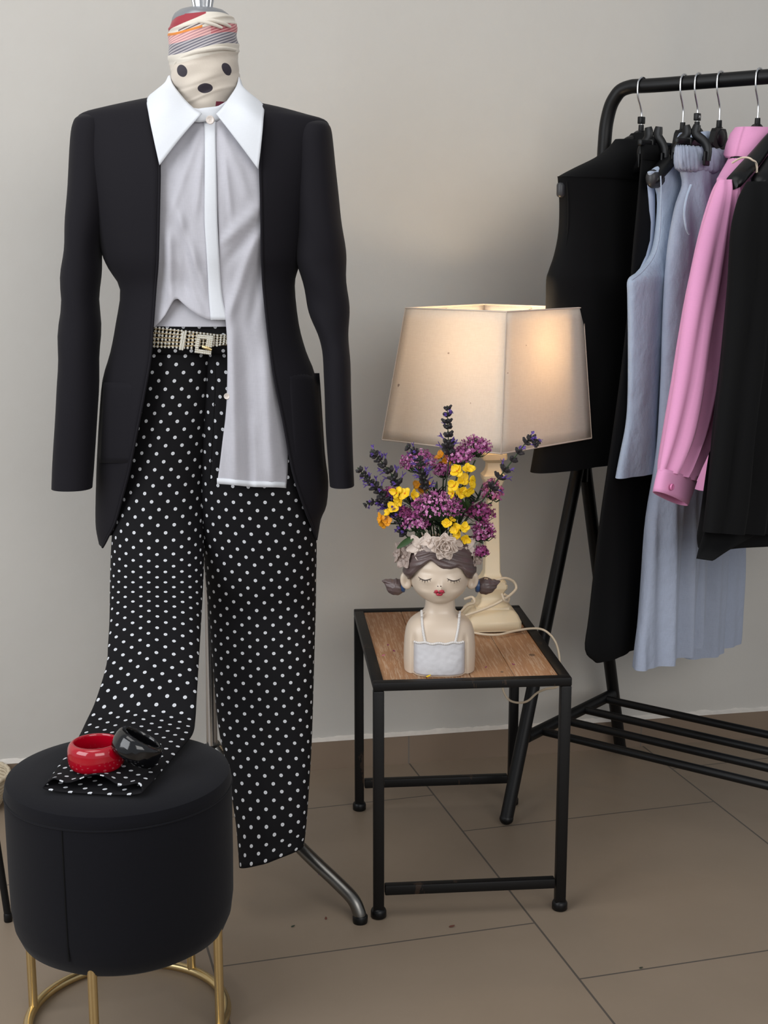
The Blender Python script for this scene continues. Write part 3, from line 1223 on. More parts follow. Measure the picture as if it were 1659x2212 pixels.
# waistband and fly seam
m = MB()
rings = []
uvs = []
for z0, ins in ((690, 0), (712, .0005), (734, .001), (764, .0012)):
    ring, uvr = [], []
    for j in range(61):
        px = lerp(312, 606, j / 60)
        p = on_y(px, z0, TRY)
        q = (px - 459) / 156
        y = TRY - (.0665 + ins * 2) * max(0, 1 - abs(q) ** 5) ** (1 / 5) * (1 - .3 * sm((px - 492) / 60))
        p = on_y(px, z0, y)
        ring.append(p)
        uvr.append((px * PXM, -z0 * PXM))
    rings.append(ring)
    uvs.append(uvr)
m.loft(rings, False, uvs=uvs)
m.build('waistband', M['dots'], trousers, solid=.002)
m = MB()
q = [on_y(x, y, TRY - .070 + .004 * abs(x - 459) / 20) for x, y in ((463, 770), (465, 820), (463, 870), (459, 950), (453, 1040))]
m.tube(catmull(q, 5), .0011, 6)
m.build('fly_seam', M['black_soft'], trousers)

# ---------------- rhinestone belt
belt = thing('belt', 'sparkling rhinestone belt with square buckle around the polka dot waistband', 'belt', on_y(430, 740, MY))


def belt_pt(px, py, off):
    q = (px - 459) / 156
    y = TRY - .0705 * max(0.02, 1 - abs(q) ** 5) ** (1 / 5) - off
    return on_y(px, py, y)


m = MB()
stones = MB()
x = 318.0
while x < 600:
    t = (x - 330) / 160
    top = lerp(704, 724, min(1, max(0, t)))
    bot = lerp(751, 749, min(1, max(0, t)))
    if x > 470:
        top, bot = 722 - (x - 470) * .10, 749 - (x - 470) * .2
    if 0 <= t < .55:
        bot = lerp(751, 755, t / .55)
    step = 8.2 if x < 425 else 7.4
    rows_n = 6 if x < 400 else 5
    pts = []
    for k in range(rows_n):
        py = lerp(top + 3, bot - 3, k / (rows_n - 1))
        lean = -(py - 730) * .10
        px = x + lean + random.uniform(-.5, .5)
        p = belt_pt(px, py, .0022 - .016 * sm((px - 492) / 30))
        pts.append(p)
        stones.sphere(p + V((0, -.0012, 0)), .0023, 6, 4)
    m.tube(pts, .0015, 5)
    x += step
m2 = MB()
for k in range(5):
    q = [belt_pt(px, lerp(lerp(706, 722, min(1, max(0, (px - 330) / 160))) + 3, lerp(752, 748, min(1, max(0, (px - 330) / 160))) - 3, k / 4), .0015 - .016 * sm((px - 492) / 30)) for px in range(316, 602, 8)]
    m2.tube(q, .0009, 5)
strap = m.build('strap', M['rhine_set'], belt)
stones.build('rhinestones', M['rhinestone'], strap, angle=20)
m2.build('links', M['rhine_set'], strap)
# loop keeper
m = MB()
for i in range(14):
    py = lerp(718, 754, i / 13)
    px = lerp(396, 389, i / 13)
    m.sphere(belt_pt(px, py, .006), .0022, 6, 4)
    m.sphere(belt_pt(px + 5, py + 1, .006), .0020, 6, 4)
m.build('keeper', M['rhinestone'], belt, angle=20)
# buckle: open square frame of set stones with a bar
m = MB()
mf = MB()
CB = [(427, 722), (461, 725), (456, 767), (420, 762)]


def bq(u, v, off):
    ax = lerp(lerp(CB[0][0], CB[1][0], u), lerp(CB[3][0], CB[2][0], u), v)
    ay = lerp(lerp(CB[0][1], CB[1][1], u), lerp(CB[3][1], CB[2][1], u), v)
    return belt_pt(ax, ay, off)


for (u0, u1, v0, v1) in ((0, 1, 0, .22), (0, 1, .78, 1), (0, .2, .22, .78), (.62, 1, .1, .62)):
    nu, nv = max(2, int((u1 - u0) * 9)), max(2, int((v1 - v0) * 10))
    mf.loft([[bq(lerp(u0, u1, a / 4), lerp(v0, v1, b / 4), .0072) for a in range(5)] for b in range(5)], False)
    for a in range(nu):
        for b in range(nv):
            m.sphere(bq(lerp(u0, u1, (a + .5) / nu), lerp(v0, v1, (b + .5) / nv), .0092), .0020, 6, 4)
bk = mf.build('buckle', M['rhine_set'], belt, solid=.003)
m.build('rhinestones', M['rhinestone'], bk, angle=20)
m = MB()
m.tube([bq(.42, .62, .009), bq(.62, .66, .011), bq(1.0, .74, .0105)], [.0024, .003, .0024], 8)
m.build('prong', M['gold'], bk)

# ================================================================== ROUND STOOL
SX, SY, SR = -0.3885, 1.879, 0.166
stool = thing('round_stool', 'round midnight velvet stool on a gold ring base, holding two bangles', 'stool', (SX, SY, 0))
m = MB()
prof = [(.02, .150), (.112, .146), (.138, .148), (.151, .157), (.1590, .176), (.1628, .205), (.1636, .26), (.1640, .33), (.1640, .372), (.1632, .3755)]
m.lathe(prof, (SX, SY, 0), 96, cap0=True)
m.build('body', M['velvet'], stool)
m = MB()
prof = [(.1632, .3765), (.1642, .379), (.163, .388), (.161, .395), (.150, .3995), (.125, .4025), (.08, .4045), (.03, .4052), (.001, .4054)]
m.lathe(prof, (SX, SY, 0), 96)
m.build('cushion', M['velvet'], stool)
m = MB()
m.tube([(SX + .1638 * cos(a), SY + .1638 * sin(a), .376) for a in [2 * pi * k / 96 for k in range(97)]], .0014, 6, False)
m.build('piping', M['velvet'], stool)
m = MB()
sa = radians(253)
m.tube([(SX + r_ * cos(sa), SY + r_ * sin(sa), z) for r_, z in ((.1642, .374), (.1643, .33), (.1639, .26), (.1631, .205), (.1613, .18))], .0011, 6)
m.build('side_seam', M['black_soft'], stool)
m = MB()
RR = .148
m.tube([(SX + RR * cos(a), SY + RR * sin(a), .0075) for a in [2 * pi * k / 96 for k in range(97)]], .0075, 14, False)
m.build('base_ring', M['gold'], stool)
for a in (-14, 58, 122, 175, 263):
    a = radians(a)
    m = MB()
    c = V((SX + RR * cos(a), SY + RR * sin(a), 0))
    m.tube([c + V((0, 0, .006)), c + V((0, 0, .166))], .0068, 16)
    lg = m.build('leg', M['gold'], stool)


def bangle(name, label, c, R, r, h, mat, seed=0):
    t = MB()
    N = 72
    prof = []
    for k in range(24):
        a = 2 * pi * k / 24
        prof.append((r - .0075 + .0095 * max(0, cos(a)) ** .8 + (.002 * min(0, cos(a))), h / 2 * math.copysign(abs(sin(a)) ** .75, sin(a))))
    prof.append(prof[0])
    t.lathe(prof, c, N, R)
    o = t.build(name, mat, None, origin=c, angle=70)
    return tag(o, label, 'bangle', 'bangles on the stool')


bc = on_z(209, 1656, ZT + .006)
bangle('bangle', 'chunky glossy red bangle lying flat on the draped trouser leg', V((bc.x, bc.y, ZT + .0065 + .019)), Matrix.Identity(3), .0385, .038, M['red'])
bc = on_z(292, 1626, ZT + .03)
bangle('bangle', 'chunky shiny black bangle leaning against the red bangle', V((bc.x + .003, bc.y, ZT + .038)), Matrix.Rotation(radians(30), 3, 'Y') @ Matrix.Rotation(radians(-8), 3, 'X'), .0345, .034, M['black_resin'])

# ================================================================== SIDE TABLE
TX, TY, TYAW, TW, TD, TH = -0.01785, 2.18619, 0.0903, 0.3402, 0.4824, 0.4302
table = thing('side_table', 'small side table with weathered wood top and black metal legs under the lamp', 'table', (TX, TY, 0))
RT = Rz(TYAW)


def tp(u, v, z):
    return V((TX, TY, 0)) + RT @ V((u, v, z))


q = .0185
m = MB()
hb = .0148
for (u0, v0, u1, v1) in ((0, 0, TW, q), (0, TD - q, TW, TD), (0, q, q, TD - q), (TW - q, q, TW, TD - q)):
    m.box(tp((u0 + u1) / 2, (v0 + v1) / 2, TH - hb / 2), (u1 - u0, v1 - v0, hb), RT, 0, .0018)
m.build('frame', M['iron'], table, angle=30)
m = MB()
npk = 4
pw = (TW - 2 * q) / npk
for k in range(npk):
    m.box(tp(q + pw * (k + .5), TD / 2, TH - .012), (pw - .0004, TD - 2 * q - .001, .018), RT, 0, .0016)
tt = MB()
tt.add([RT.transposed() @ (p - V((TX, TY, 0))) for p in m.v], m.f)
tt.mi = m.mi
ob = tt.build('wood_top', M['wood'], None, origin=(0, 0, 0), angle=30)
ob.parent = table
ob.rotation_euler = (0, 0, TYAW)
for (u, v) in ((q / 2, q / 2), (TW - q / 2, q / 2), (q / 2, TD - q / 2), (TW - q / 2, TD - q / 2)):
    m = MB()
    m.box(tp(u, v, (TH - hb + .012) / 2), (.0185, .0185, TH - hb - .012), RT, 0, .0025)
    lg = m.build('leg', M['iron'], table, angle=30)
    m = MB()
    m.lathe([(.0115, 0), (.0138, .002), (.0138, .012), (.012, .016), (.009, .018)], tp(u, v, 0), 24, cap0=True, cap1=True)
    m.build('foot', M['black_plastic'], lg)
for v in (q / 2, TD - q / 2):
    m = MB()
    m.box(tp(TW / 2, v, .052 if v < .1 else .058), (TW - .04, .016, .018), RT, 0, .002)
    m.build('stretcher', M['iron'], table, angle=30)

# ================================================================== TABLE LAMP
TOPZ = TH + .0004
LYAW = 0.10
lc = on_z(1064, 1366, TOPZ)
LC = V((lc.x, lc.y + .053, TOPZ))
LX = on_y(1062, 1200, LC.y).x
LC.x = LX
lamp = thing('table_lamp', 'lit table lamp with square ivory column and tapered linen shade on the side table', 'lamp', LC)
RL_ = Rz(LYAW)


def sqloft(prof, c, R, ch=.12, n_side=5):
    """square section loft: prof = (half width, z)"""
    rings = []
    for hw, z in prof:
        ring = []
        cor = hw * ch
        for k in range(4):
            a = k * pi / 2
            for s in (-1, 1):
                p = V((hw, s * (hw - cor), 0))
                ring.append(V(c) + R @ (Rz(a) @ p + V((0, 0, z))))
        rings.append(ring)
    return rings


def pz(py):
    return on_y(1062, py, LC.y).z - LC.z


m = MB()
m.loft(sqloft([(.047, 0), (.0505, .0), (.0505, .003), (.0515, .0045), (.0515, .0175), (.0505, .0195), (.049, .0225), (.046, .029), (.041, .035), (.036, .038), (.034, .0385), (.0335, .043), (.032, .0445)], LC, RL_), True, True, True)
m.build('base', M['ivory'], lamp, angle=40)
z0 = pz(1308)
z1, z2, z3 = pz(1248), pz(1080), pz(1000)
m = MB()
zA = .044
m.loft(sqloft([(.031, zA), (.029, zA + .003), (.0245, zA + .008), (.0215, zA + .016), (.0225, zA + .026), (.0265, zA + .032), (.0275, zA + .034), (.0275, zA + .040), (.0255, zA + .042), (.0255, zA + .046), (.022, zA + .050), (.0185, zA + .055), (.0150, zA + .064),
                (.0104, pz(1066)), (.0120, pz(1058)), (.0195, pz(1034)), (.0208, pz(1031)), (.0208, pz(1025)), (.0150, pz(1017)), (.0128, pz(1008)), (.0132, pz(998)), (.0190, pz(993)), (.0228, pz(990)), (.0234, pz(985)), (.0228, pz(978)), (.019, pz(975))], LC, RL_), True, True, True)
m.build('column', M['ivory'], lamp, angle=32)
# fitting and bulb
zs = pz(976)
m = MB()
m.lathe([(.006, zs), (.014, zs + .001), (.014, zs + .006), (.012, zs + .008), (.012, zs + .05), (.015, zs + .052), (.015, zs + .058)], (LC.x, LC.y, LC.z), 24, cap0=True, cap1=True)
m.build('bulb_holder', M['ivory'], lamp)
BL = V((LC.x + .022, LC.y - .012, LC.z + pz(800)))


def bulb_mat():
    t = NT('warm_bulb')
    t.base((1, .8, .5))
    t.b.inputs['Emission Color'].default_value = (1, .66, .30, 1)
    t.b.inputs['Emission Strength'].default_value = 14
    return t.m


m = MB()
m.lathe([(.011, -.03), (.013, -.02), (.02, -.005), (.025, .012), (.024, .026), (.016, .038), (.002, .043)], BL, 24, cap0=True)
m.build('bulb', bulb_mat(), lamp)
m = MB()
m.tube([V((LC.x, LC.y, LC.z + zs + .05)), BL + V((0, 0, -.03))], .009, 12)
m.build('bulb_stem', M['ivory'], lamp)
pl_ = bpy.data.lights.new('lamp_glow', 'POINT')
pl_.energy = 2.0
pl_.color = (1, .79, .53)
pl_.shadow_soft_size = .028
plo = bpy.data.objects.new('lamp_glow', pl_)
COL.objects.link(plo)
plo.parent = lamp
plo.location = BL + V((.004, -.004, .055)) - LC
# shade: four trapezoid panels
bl, br = on_y(830, 946, LC.y + .0), on_y(1284, 950, LC.y + .0)
tl_, tr_ = on_y(872, 664, LC.y), on_y(1257, 666, LC.y)
sc = V(((bl.x + br.x) / 2, LC.y, 0))
hb_, ht_ = (br.x - bl.x) / 2, (tr_.x - tl_.x) / 2
zb_, zt_ = (bl.z + br.z) / 2, (tl_.z + tr_.z) / 2
SA = radians(3)
RSH = Rz(SA)


def shpt(k, t, off=0.0):
    """corner k (0=right,1=back,2=left,3=near), height t"""
    a = k * pi / 2
    r = lerp(hb_, ht_, t) + off
    ex = lerp(-.004, .006, t)
    return V((sc.x + ex, sc.y, lerp(zb_, zt_, t))) + RSH @ V((r * cos(a), r * sin(a) * .95, 0))


m = MB()
for k in range(4):
    rings = []
    for i in range(13):
        t = i / 12
        A, B = shpt(k, t), shpt((k + 1) % 4, t)
        rings.append([A.lerp(B, j / 12) for j in range(13)])
    m.loft(rings, False)
sh = m.build('lampshade', M['shade'], lamp, solid=.0012, angle=30)
m = MB()
for t in (0.0, 1.0):
    P = [shpt(k, t) for k in range(4)]
    for k in range(4):
        m.tube([P[k], P[(k + 1) % 4]], .0015, 8)
for k in range(4):
    m.tube([shpt(k, 0, .0005), shpt(k, 1, .0005)], .0009, 8)
M['shade_trim'] = cloth('linen_shade_trim', (206, 188, 172), .9, .1)
m.build('shade_binding', M['shade_trim'], sh)
m = MB()
cz = lerp(zb_, zt_, .93)
for k in range(4):
    e = (shpt(k, .98) + shpt((k + 1) % 4, .98)) / 2
    m.tube([V((LC.x, LC.y, zt_ - .035)), e], .0012, 6)
m.tube([V((LC.x, LC.y, zt_ - .035)), V((LC.x, LC.y, LC.z + zs + .055))], .0016, 6)
m.build('shade_carrier', M['chrome'], sh)


# flex: wound round the column, then over the table edge
def lp(px, py, dy):
    return on_y(px, py, LC.y + dy)


m = MB()
m.tube(catmull([lp(1040, 1262, -.022), lp(1072, 1253, -.030), lp(1093, 1249, -.024), lp(1110, 1257, -.018), lp(1115, 1271, -.020), lp(1104, 1284, -.030), lp(1091, 1293, -.038), lp(1068, 1306, -.045), lp(1039, 1318, -.050), lp(1008, 1329, -.050), lp(992, 1338, -.035), lp(990, 1330, -.01), lp(1008, 1309, -.02), lp(1025, 1302, -.034), lp(1020, 1290, -.03), lp(1004, 1294, -.02)], 6), .0026, 10)
m.tube(catmull([lp(1084, 1282, -.040), lp(1089, 1296, -.044), lp(1097, 1300, -.036), lp(1099, 1290, -.028), lp(1090, 1284, -.034)], 6), .0024, 10)
m.tube(catmull([on_z(980, 1352, TOPZ + .003), on_z(1030, 1368, TOPZ + .003), on_z(1075, 1371, TOPZ + .003), on_z(1112, 1363, TOPZ + .004), on_z(1145, 1358, TOPZ + .004), on_y(1172, 1360, 2.515), on_y(1192, 1375, 2.50), on_y(1204, 1398, 2.49), on_y(1209, 1432, 2.48), on_y(1206, 1480, 2.48), on_y(1180, 1488, 2.50), on_y(1160, 1497, 2.52), on_y(1140, 1514, 2.54), on_y(1120, 1518, 2.56), on_y(1100, 1512, 2.58), on_y(1088, 1494, 2.59), on_y(1083, 1470, 2.6)], 8), .0022, 10)
m.build('cord', M['cord'], lamp)

# ================================================================== BUST PLANTER
BY = 2.284
PK = BY / FPX
bcx = on_y(949, 1440, BY).x
planter = thing('planter', 'ceramic girl bust planter with closed eyes and flower crown, holding cut flowers', 'planter', (bcx, BY, TOPZ))


def bz(py):
    return on_y(949, py, BY).z


def bx(px):
    return on_y(px, 1300, BY).x


# torso, neck
TORSO = [(1441, 871, 1029, .050), (1420, 869.5, 1030, .0515), (1395, 870, 1030, .051), (1370, 872, 1028, .049), (1352, 876, 1024, .046), (1340, 883, 1017, .042), (1331, 894, 1006, .037), (1324, 906, 993, .032), (1317, 914, 986, .028), (1308, 917, 984, .0262), (1295, 918, 983, .0255), (1280, 920, 981, .025)]
TT = smooth_rows(TORSO, 5)
TB = sorted([(bz(r[0]), bx((r[1] + r[2]) / 2), (r[2] - r[1]) / 2 * PK, r[3]) for r in TT])


def torso_y(x, z, off=0.0):
    cx, a, b = interp(TB, z, 1), interp(TB, z, 2), interp(TB, z, 3)
    qv = abs((x - cx) / (a + off))
    y = BY - (b + off) * max(0.0, 1 - qv ** 2.6) ** (1 / 2.6)
    # arm grooves
    g = sm((bz(1350) - z) / .02)
    for gx in (bx(893), bx(1003)):
        y += .0055 * g * exp(-((x - gx) / .003) ** 2)
    if bx(893) < x < bx(1003):
        y -= .006 * sm((bz(1375) - z) / .05) * (1 - ((x - bx(948)) / (bx(1003) - bx(948))) ** 4)
    return y


def ringpts(cx, a, n, yf, z, b, cy):
    out = []
    for j in range(n):
        t = 2 * pi * j / n
        sx, sy = se(t, 2.6)
        x = cx + a * sx
        if sy > 0:
            out.append(V((x, yf(x, z), z)))
        else:
            out.append(V((x, cy + b * -sy, z)))
    return out


HEAD = [(1297, 941, 957, .014, .012), (1295, 931, 967, .027, .018), (1290, 918, 980, .038, .026), (1283, 906, 992, .045, .034), (1274, 896, 1002, .050, .040), (1262, 888, 1010, .0525, .045), (1248, 884.5, 1013.5, .0535, .048), (1232, 883, 1015, .053, .050), (1214, 884, 1014, .050, .050), (1196, 888, 1010, .045, .048), (1180, 894, 1004, .040, .045), (1168, 900, 998, .036, .042)]
HT = smooth_rows(HEAD, 6)
HB = sorted([(bz(r[0]), bx((r[1] + r[2]) / 2), (r[2] - r[1]) / 2 * PK, r[3], r[4]) for r in HT])
HCY = BY - .002


def head_y(x, z, off=0.0):
    cx, a, b = interp(HB, z, 1), interp(HB, z, 2), interp(HB, z, 3)
    qv = abs((x - cx) / (a + off))
    y = HCY - (b + off) * max(0.0, 1 - qv ** 2.25) ** (1 / 2.25)
    if qv < .95:
        g = lambda px, py, wx, wy: exp(-(((x - bx(px)) / (wx * PK)) ** 2 + ((z - bz(py)) / (wy * PK)) ** 2))
        y -= .0095 * g(949, 1256, 6, 7) + .0035 * g(949, 1247, 5, 11)          # nose
        for ex in (918, 981):
            y -= .0036 * g(ex, 1239, 15, 9)                                     # lids
            y += .0008 * g(ex, 1258, 13, 4)
            y += .0016 * g(ex, 1224, 17, 5)
        y -= .0022 * g(913, 1264, 15, 11) + .0022 * g(985, 1264, 15, 11)        # cheeks
        y -= .0035 * g(949, 1268, 12, 8) + .0024 * g(949, 1284, 11, 6)          # mouth, chin
        y += .0010 * g(949, 1262, 3, 3)
        y -= .0015 * g(949, 1214, 30, 12)
    return y


m = MB()
NB = 96
rings = []
for z, cx, a, b in TB:
    rings.append(ringpts(cx, a, NB, torso_y, z, b, BY))
m.loft(rings, True, True, True)
rings = []
for z, cx, a, b, bb in HB:
    ring = []
    for j in range(NB):
        t = 2 * pi * j / NB
        sx, sy = se(t, 2.25)
        x = cx + a * sx
        ring.append(V((x, head_y(x, z) if sy > 0 else HCY - bb * sy, z)))
    rings.append(ring)
m.loft(rings, True, True, False)
m.build('bust', M['skin'], planter, angle=75)
# ears
for sgn, ex, ey in ((-1, 877, 1257), (1, 1021, 1257)):
    m = MB()
    c = on_y(ex, ey, HCY - .006)
    rings = []
    for i in range(13):
        ph = pi * i / 12
        ring = []
        for j in range(24):
            t = 2 * pi * j / 24
            lx = 12.5 * PK * cos(t) * sin(ph)
            lz = 19.5 * PK * sin(t) * sin(ph) * (1 + .15 * sin(t))
            ly = -.0055 * cos(ph)
            if cos(ph) > 0:
                ly += .0045 * exp(-((lx / (5.5 * PK)) ** 2 + (lz / (8 * PK)) ** 2))
            ring.append(c + V((lx + sgn * lz * .18, ly, lz)))
        rings.append(ring)
    m.loft(rings, True, True, True)
    m.build('ear', M['skin'], planter, angle=80)
# hair shell
HB_F = [(866, 1246), (872, 1246), (885, 1232), (893, 1222), (905, 1212), (916, 1203), (924, 1197), (930, 1199), (940, 1207), (952, 1213), (968, 1214.5), (982, 1212), (990, 1211), (998, 1217), (1006, 1228), (1014, 1238), (1024, 1243), (1034, 1243)]
m = MB()
rings = []
NH = 120
ztop = bz(1166)
for i in range(25):
    v = i / 24
    ring = []
    for j in range(NH):
        t = 2 * pi * j / NH
        sx, sy = se(t, 2.25)
        px = 949 + 79 * sx
        if sy > 0:
            zb = bz(interp(HB_F, px))
        else:
            zb = bz(lerp(1246, 1293, sm(-sy * 2.2)))
        z = lerp(ztop, zb, v)
        cx, a, b, bb = (interp(HB, z, k) for k in (1, 2, 3, 4))
        lip = .0045 * (1 - sm((v - .86) / .14)) + .0012
        str_ = .0012 * sin(z * 420 + abs(px - 928) * .11) + .0006 * sin(z * 1100 + abs(px - 928) * .3)
        sidew = .0055 * sm((z - bz(1262)) / .02)
        off = lip + str_
        x = cx + (a + off + sidew) * sx
        if sy > 0:
            y = HCY - (b + off + .001) * abs(sy)
            if abs(sx) < .97:
                y = min(y, head_y(min(max(x, cx - a * .99), cx + a * .99), z) - off * .8)
        else:
            y = HCY - (bb + off) * sy
        ring.append(V((x, y, z)))
    rings.append(ring)
m.loft(rings, True)
m.build('hair', M['hair'], planter, solid=.002, soff=-1, angle=75)
# pigtails and ties
for pts, rad in ((((873, 1264), (867, 1265), (858, 1267), (849, 1266), (841, 1261), (834, 1257), (825, 1254)), (.005, .0118, .0148, .0140, .0096, .0054, .0008)),
                 (((1030, 1264), (1037, 1264), (1046, 1265), (1056, 1264), (1065, 1261), (1072, 1258), (1081, 1256)), (.005, .0122, .0152, .0144, .0102, .0058, .0008))):
    m = MB()
    P = catmull([on_y(a, b, HCY + .012) for a, b in pts], 6)
    rd = [max(.001, r[1]) for r in smooth_rows([(i, r) for i, r in enumerate(rad)], 6)]
    m.tube(P, rd, 32)
    for v_i, p in enumerate(m.v):
        m.v[v_i] = p + V((0, -.0011 * sin(p.z * 900 + p.x * 120), .0004 * sin(p.x * 700)))
    m.build('pigtail', M['hair'], planter, angle=80)
    m = MB()
    c = on_y(870.5 if pts[0][0] < 900 else 1031.5, 1265, HCY + .010)
    m.lathe([(.0085, -.004), (.0112, -.003), (.012, 0), (.0112, .003), (.0085, .004)], c, 24, Matrix.Rotation(pi / 2, 3, 'Y') @ Matrix.Rotation(.0, 3, 'X'), True, True)
    m.build('hair_tie', M['blue_tie'], planter)


def fpt(px, py, off):
    """point on the face"""
    y = HCY - .05
    for _ in range(6):
        p = on_y(px, py, y)
        y = head_y(p.x, p.z) - off
    return on_y(px, py, y)


for arc, lashes in ((((903.5, 1246), (909, 1250.5), (917, 1253.5), (925, 1252.5), (932, 1249.5)), ((908, 1250.5, 906.5, 1254), (913, 1252.5, 912, 1257.5), (918, 1253.5, 917.5, 1259.5), (923, 1253, 924, 1258.5), (928, 1251.5, 930, 1256))),
                    (((965.5, 1249.5), (971, 1252.5), (979, 1255), (988, 1253.5), (995.5, 1249.5)), ((969, 1252, 967, 1256), (974.5, 1254, 974, 1259), (981, 1255, 981.5, 1260.5), (986, 1254, 987.5, 1259), (991, 1252.5, 993, 1257)))):
    m = MB()
    P = catmull([fpt(a, b, .0004) for a, b in arc], 5)
    n_ = len(P)
    m.tube(P, [.00095 * (0.35 + .65 * sin(pi * i / (n_ - 1))) for i in range(n_)], 8)
    for a, b, c, d in lashes:
        m.tube([fpt(a, b, .0003), fpt((a + c) / 2, (b + d) / 2, .0003), fpt(c, d, .0002)], [.0005, .0004, .0002], 6)
    m.build('eyelashes', M['lash'], planter)
m = MB()
for (px, py, rx, rz, off) in ((944, 1277.5, 6.0, 3.4, .0004), (954, 1277.5, 6.0, 3.4, .0004), (949, 1284, 7.5, 3.6, .0006), (941, 1280, 3.2, 2.2, 0), (957, 1280, 3.2, 2.2, 0)):
    m.sphere(fpt(px, py, off), (rx * PK, .0026, rz * PK), 16, 10)
m.build('lips', M['lip'], planter)
m = MB()
m.sphere(fpt(949, 1280.6, .0025), (3.2 * PK, .0012, 1.3 * PK), 10, 6)
for px in (938, 960):
    m.sphere(fpt(px, 1280, .0002), (1.6 * PK, .0008, .9 * PK), 8, 6)
for px in (946, 952):
    m.sphere(fpt(px, 1266.5, .0002), (1.7 * PK, .001, 1.2 * PK), 8, 6)
m.build('painted_line', M['lash'], planter)


# dress
def tpt(px, py, off):
    y = BY - .05
    for _ in range(6):
        p = on_y(px, py, y)
        y = torso_y(p.x, max(p.z, TOPZ)) - off
    return on_y(px, py, y)


m = MB()
rings = []
for i in range(21):
    v = i / 20
    row = []
    for j in range(41):
        u = j / 40
        px = lerp(893.5, 1002, u)
        top = 1386 + 4 * sin(pi * u) + 1.2 * sin(u * 22)
        x = bx(px)
        zt = on_y(px, top, torso_y(x, bz(1386))).z
        z = lerp(zt, TOPZ + .0005, v)
        ew = sm(u / .06) * sm((1 - u) / .06)
        row.append(V((x, torso_y(x, z) - .0026 * ew * sm(v / .05 + .3) - .0008 * nz((px / 9, z * 160, 0), 1), z)))
    rings.append(row)
m.loft(rings, False)
m.build('dress', M['dress'], planter, solid=.001)
m = MB()
for k in range(30):
    px = lerp(896, 1000, k / 29)
    py = 1386.5 + 4 * sin(pi * k / 29) + 1.2 * sin(k / 29 * 22)
    c = tpt(px, py, .003)
    m.sphere(c, (3.2 * PK, .0026, 3.0 * PK), 8, 6, Matrix.Rotation(.6 * (-1) ** k, 3, 'Y'))
m.build('neckline_trim', M['braid'], planter)
for a, b in (((911, 1320), (918, 1385)), ((993, 1322), (984, 1385))):
    m = MB()
    for k in range(20):
        t = k / 19
        px = lerp(a[0], b[0], t ** .9) + (-2 if a[0] < 949 else 2) * sin(pi * t)
        py = lerp(a[1], b[1], t)
        m.sphere(tpt(px, py, .0014), (3.3 * PK, .0022, 3.0 * PK), 8, 6, Matrix.Rotation(.7 * (-1) ** k, 3, 'Y'))
    m.build('strap', M['braid'], planter)
# rim + soil
m = MB()
rz_ = bz(1170)
m.lathe([(.034, rz_ - .012), (.034, rz_ - .002), (.036, rz_ + .004), (.042, rz_ + .005), (.048, rz_ + .001), (.050, rz_ - .008)], (bcx, HCY, 0), 48)
m.build('rim', M['crown_dark'], planter)
m = MB()
m.lathe([(.0345, rz_ - .010), (.02, rz_ - .006), (.001, rz_ - .005)], (bcx, HCY, 0), 32)
m.build('soil', M['soil'], planter)


# flowers of the crown
def petal(mb_, c, d, nrm, L, Wd, cup=.25, tip=1.0, mi=0, nu=6, nv=6, notch=0.0):
    """petal starting at c growing along d, facing nrm"""
    d = d.normalized()
    nrm = (nrm - d * nrm.dot(d)).normalized()
    sd = d.cross(nrm)
    rings = []
    for i in range(nu + 1):
        u = i / nu
        w = Wd * (sin(pi * min(1, u ** .8 * .93 + .05)) ** .7) if tip >= 1 else Wd * sin(pi * (u * .9 + .07)) ** .6
        row = []
        for j in range(nv + 1):
            s = 2 * j / nv - 1
            uu = u - notch * (1 - abs(s)) * u
            h = L * cup * (u * u * .9) + Wd * .35 * s * s * cup * 2
            row.append(c + d * (L * uu) + sd * (w * s * .5) + nrm * h)
        rings.append(row)
    mb_.loft(rings, False, mi=mi)


def crown_flower(px, py, off, nrm, layers, name='crown_flower', mat='crown', ctr=.003):
    c = fpt(max(886, min(1012, px)), py, off)
    c = on_y(px, py, c.y)
    nrm = V(nrm).normalized()
    ax = nrm.cross(V((0, 0, 1))).normalized()
    ay = nrm.cross(ax)
    m = MB()
    for (n_, L, Wd, cup, ph, lift) in layers:
        for k in range(n_):
            a = ph + 2 * pi * k / n_
            d = ax * cos(a) + ay * sin(a)
            petal(m, c + nrm * lift, d, nrm, L, Wd, cup)
    m.sphere(c + nrm * ctr, (ctr, ctr, ctr), 10, 8)
    return m.build(name, M[mat], planter, solid=.0011, angle=60)


crown_flower(906, 1181, .016, (-.35, -1, .15), [(5, .0235, .0165, .14, 1.57, 0)])
crown_flower(960, 1181, .014, (.03, -1, .2), [(7, .0235, .020, .16, .2, 0), (6, .0185, .018, .35, .6, .0025), (5, .0130, .015, .65, .1, .005), (3, .008, .011, 1.1, .4, .007)], ctr=.0045)
crown_flower(1004, 1184, .017, (.4, -1, .15), [(5, .0235, .017, .16, 1.35, 0)])
crown_flower(874, 1203, .018, (-.9, -.7, .1), [(5, .022, .021, .16, 1.1, 0)], mat='crown_dark')
crown_flower(862, 1192, .004, (-1, -.25, .2), [(5, .019, .016, .2, .5, 0)], mat='crown_dark')
crown_flower(884, 1186, .012, (-.7, -.8, .3), [(5, .016, .014, .3, .9, 0)])
crown_flower(927, 1170, .010, (-.2, -1, .5), [(4, .015, .012, .3, .4, 0)])
crown_flower(984, 1170, .010, (.2, -1, .5), [(4, .014, .012, .3, .8, 0)])
crown_flower(1027, 1206, .014, (.9, -.7, 0), [(4, .015, .014, .25, .8, 0)], mat='crown_dark')
crown_flower(1031, 1192, .004, (1, -.3, .2), [(5, .017, .014, .25, .3, 0)], mat='crown_dark')

# ================================================================== CUT FLOWERS
GRP = 'cut flowers in the bust planter'
OPEN = V((bcx, HCY, bz(1172)))


